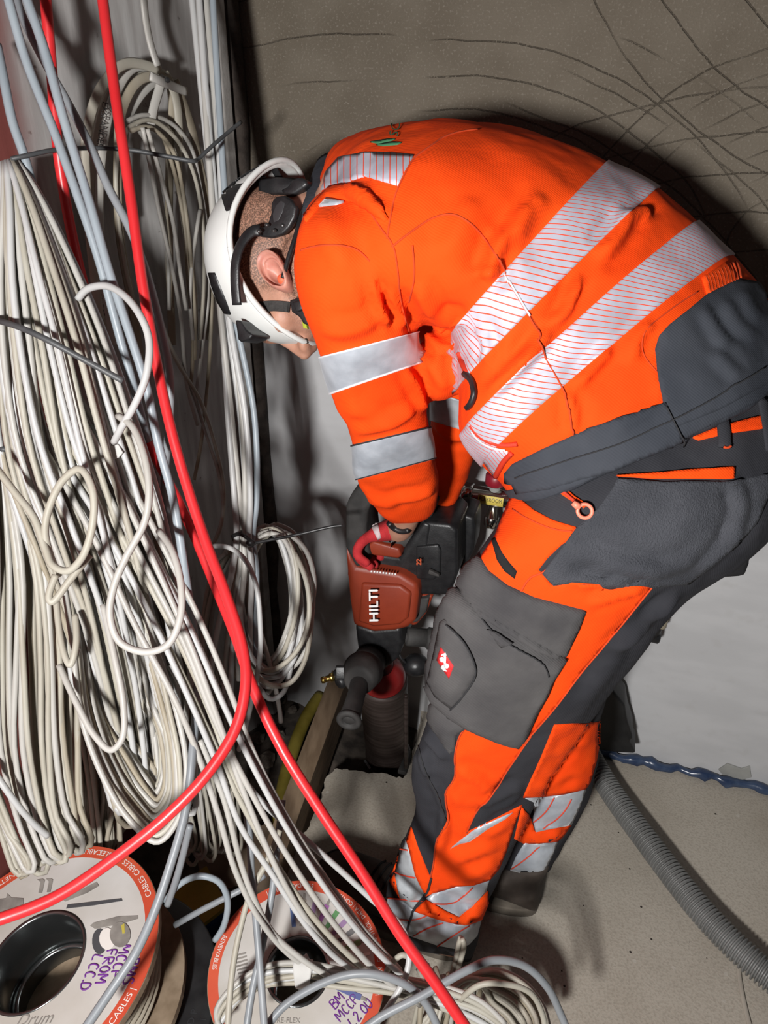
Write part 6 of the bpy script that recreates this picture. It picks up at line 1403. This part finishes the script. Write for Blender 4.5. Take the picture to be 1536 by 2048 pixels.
for k in range(5):
    c = m0 + WD*(.066 + .074*k)
    fm = obj('flow_meter', *merge([cyl(c + zv*.016, c + zv*.034, .011, .011, 16), cyl(c + zv*.05, c + zv*.115, .0125, .0125, 16, .002)]), mat('clear_grey_glass', (.30, .31, .30), rough=.2) if k == 0 else MATS['clear_grey_glass'], man)
    V, F = lathe(c + zv*.030, zv, [(0, 0), (.019, 0), (.021, .003), (.021, .022), (.017, .026), (0, .026)], 20)
    obj('cap', V, F, WINE, fm)
    obj('outlet', *merge([cyl(c - zv*.018, c - zv*.045, .010, .013, 14), cyl(c - zv*.045, c - zv*.070, .016, .016, 6, .002)]), CHROME, man)
    obj('pipe', *cyl(c - zv*.07, c - zv*.32, .009, None, 14), PALEP, man)
    if k < 4: obj('vent_key', *merge([cyl(c + WD*.037 + zv*.016, c + WD*.037 + zv*.032, .009, .009, 12), cyl(c + WD*.037 + zv*.032, c + WD*.037 + zv*.048, .012, .012, 8, .002)]), CHROME, man)
    cc = c + WN*.0196 - WD*.006
    V, F = [], []
    for i in range(9):
        a = -.55 + 1.1*i/8
        for s in (-.026, .026): V.append(m0 + WD*(.066+.074*k-.004+s) + (WN*math.cos(a) + zv*math.sin(a))*.0200)
    F = [(2*i, 2*i+1, 2*i+3, 2*i+2) for i in range(8)]
    lab = obj('label', V, F, YEL, man)
    if k < 2:
        tv, tf = text_raw('PLAYROOM', .0125)
        q = [m0 + WD*(.066+.074*k-.004 + v[0]*.72) + (WN*math.cos(v[1]/.02 + .12) + zv*math.sin(v[1]/.02 + .12))*.0204 for v in tv]
        obj('label_lettering', q, tf, BLKP, lab, smooth=False)
obj('bracket', *merge([box(m0 + WD*.125 - zv*.09 - WN*.045, WD*.012, zv*.14, WN*.003, .001), box(m0 + WD*.125 - WN*.03, WD*.012, zv*.012, WN*.03, .001)]), PALEP, man)
for k in range(2): obj('bracket_screw', *ellipsoid(m0 + WD*.125 - zv*(.075 + .07*k) - WN*.041, (.006, .004, .006), None, 12, 8), CHROME, man)
obj('wall_plate', *box(m0 + WD*.16 - zv*.09 - WN*.058, WD*.02, zv*.16, WN*.004, .001), mat('dark_wine_plate', (.05, .018, .018), rough=.6), man)
# valve and wire seen behind the far thigh
vz = zb(1310, 1250, .06); v0 = P(1308, 1262, vz)
val = thing('drain_valve', v0 - zv*.05, 'small dark drain valve with pale wire on the wall behind the thigh', 'valve')
obj('valve_body', *merge([cyl(v0 + zv*.03, v0 - zv*.022, .016, .013, 14, .003), cyl(v0 - zv*.012 - WD*.03, v0 - zv*.015 + WD*.015, .014, .014, 14, .003)]), BLKP, val)
obj('valve_neck', *cyl(v0 + zv*.015 + WD*.01, v0 + zv*.07 + WD*.014, .012, .010, 14, .002), mat('beige_plastic', (.33, .29, .21), rough=.6), val)
obj('wire', *tube_px([(1318, 1222, vz), (1338, 1214, vz-.01), (1345, 1206, vz-.012), (1340, 1192, vz), (1325, 1186, vz+.02)], .0022, 26, 6), PALEP, val)
# tool pouch hanging behind the worker
po = prism_px([(1398, 1040), (1510, 1010), (1512, 1060), (1500, 1128), (1492, 1152), (1440, 1156), (1400, 1146), (1385, 1120)], .93, .05, .006, d=-toc)
obj('tool_pouch', *po, BLACKF, person, label='black hanging tool pouch')
# ------------------------------------------------------------------ corrugated suction hose
HOSE = mat('grey_corrugated_plastic', (0.125, 0.125, 0.12), (0.175, 0.175, 0.17), rough=0.42, scale=12, spec=0.5)
hc = catmull([tuple(G(x, y, hh) ) for x, y, hh in ((1135, 1400, .10), (1150, 1440, .07), (1175, 1500, .045), (1215, 1572, .030), (1300, 1690, .029), (1410, 1830, .029), (1500, 1920, .029), (1580, 1985, .029), (1680, 2060, .029))], 1300)
d = np.concatenate([[0], np.cumsum(np.linalg.norm(np.diff(hc, axis=0), axis=1))]); pitch = .0078
obj('suction_hose', *tube_raw(hc, .0245 + .0030*np.clip(np.sin(d/pitch*PI2)*1.6, -1, 1), 18), HOSE, None)
setp(bpy.data.objects['suction_hose'], 'grey corrugated suction hose lying across the bare concrete floor', 'hose')
# thin clear tubing under the hose
CLR = mat('pale_clear_film', (0.36, 0.32, 0.27), (0.42, 0.38, 0.32), rough=0.2)
obj('plastic_offcut', *tube([tuple(G(x, y, .004)) for x, y in ((1484, 1912), (1478, 1940), (1484, 1985), (1494, 2030), (1505, 2070))], .0045, 30, 8, flat=(.3, 1, (0, 0, 1))), CLR, None)
setp(bpy.data.objects['plastic_offcut'], 'thin strip of clear plastic film lying by the grey hose', 'film')
# black sheet slumped at the wall foot behind the far leg
BAG = mat('black_plastic_sheet', (0.004, 0.004, 0.0045), (0.012, 0.012, 0.012), rough=0.55, scale=24, bump=0.7, bscale=30)
q = [(1150, 1330), (1225, 1380), (1250, 1412), (1254, 1440), (1266, 1478), (1258, 1484), (1272, 1508), (1235, 1506), (1195, 1500), (1150, 1490)]
V, F = prism([on_plane(x, y, W0 + WN*.10, WN) for x, y in q], -WN*.075, .008)
o = obj('rubbish_sack', V, F, BAG, None); setp(o, 'black plastic sack slumped against the wall behind the far leg', 'sack')
# ------------------------------------------------------------------ timber, yellow hose, boxes and rubble on the left
WOODL = mat('pale_sawn_timber', (0.16, 0.105, 0.062), (0.25, 0.175, 0.110), rough=0.8, scale=9, detail=6, stretch=(6, 1.2, 12), bump=0.25)
a = G(672, 1376, .06); b = G(575, 1640, .06); ddir = (b-a).normalized(); sd = Vector((-ddir.y, ddir.x, 0))
if sd.dot(rtc) < 0: sd = -sd
o = obj('timber_beam', *box((a+b)/2 + Vector((0, 0, -.048)) , ddir*((b-a).length/2 + .10), sd*.024, Vector((0, 0, .062)), .002), WOODL, None, smooth=False)
setp(o, 'pale sawn timber beam running from the wall beside the drill', 'timber')
YH = mat('dirty_yellow_hose', (0.20, 0.155, 0.018), (0.30, 0.24, 0.04), rough=0.6, scale=20, bump=0.3)
o = obj('yellow_hose', *tube([tuple(G(x, y, -.02)) for x, y in ((640, 1392), (615, 1430), (590, 1490), (572, 1550), (560, 1620), (555, 1690), (560, 1740))], .017, 40, 12), YH, None)
setp(o, 'dirty yellow hose lying in the dirt left of the timber', 'hose')
CARD = mat('brown_cardboard', (0.115, 0.078, 0.05), (0.16, 0.115, 0.078), rough=0.9, scale=12, bump=0.2)
c = G(468, 1742, -.02)
cb = thing('cardboard_box', Vector((c.x, c.y, GZ)), 'small brown cardboard box on the dirt under hanging cables', 'box')
obj('carton', *box(c + zv*-.01, Vector((.065, .025, 0)), Vector((-.022, .055, 0)), zv*.045, .002), CARD, cb, smooth=False)
obj('flap', *prism([c + Vector((.065, .025, 0)) + Vector((-.022, .055, .036)), c + Vector((.065, .025, 0)) - Vector((-.022, .055, -.036)), c + Vector((.085, .035, .02)) - Vector((-.022, .055, -.02)), c + Vector((.085, .035, .02)) + Vector((-.022, .055, .02))], (0, 0, .003), 0), CARD, cb, smooth=False)
YB = mat('yellow_packet', (0.30, 0.22, 0.02), (0.36, 0.28, 0.04), rough=0.5, scale=14)
BB = mat('blue_packet_side', (0.012, 0.045, 0.14), rough=0.5)
c = G(382, 1812, .03)
pk = thing('packet', Vector((c.x, c.y, GZ)), 'yellow packet with blue edge lying between the two cable drums', 'packet')
obj('packet_top', *box(c, Vector((.045, .037, .008)), Vector((-.03, .042, .0)), zv*.006, .001), YB, pk, smooth=False)
obj('packet_side', *box(c - zv*.036, Vector((.0442, .0362, .008)), Vector((-.0294, .0412, .0)), zv*.030, .001), BB, pk, smooth=False)
random.seed(21)
RUBB = mat('rubble', (0.07, 0.055, 0.045), (0.15, 0.125, 0.10), rough=0.95, scale=30, bump=0.6)
rocks = [(610, 1440, .022), (560, 1470, .018), (535, 1520, .024), (585, 1420, .015), (548, 1440, .02), (530, 1580, .018), (515, 1475, .02), (600, 1385, .018), (560, 1395, .022), (520, 1640, .016), (635, 1440, .014), (630, 1475, .012)]
for x, y, r in rocks:
    c = G(x, y, GZ + r*.5); V, F = ellipsoid(c, (r, r*.85, r*.65), Matrix.Rotation(random.uniform(0, 3), 3, 'Z'), 9, 6)
    V = [v + Vector((random.uniform(-1, 1), random.uniform(-1, 1), random.uniform(-.5, .5)))*r*.22 for v in V]
    o = obj('rubble_chunk', V, F, RUBB, None, smooth=False); setp(o, 'dusty chunk of rubble in the dirt by the corner', 'rubble', 'rubble chunks in the dirt by the corner')
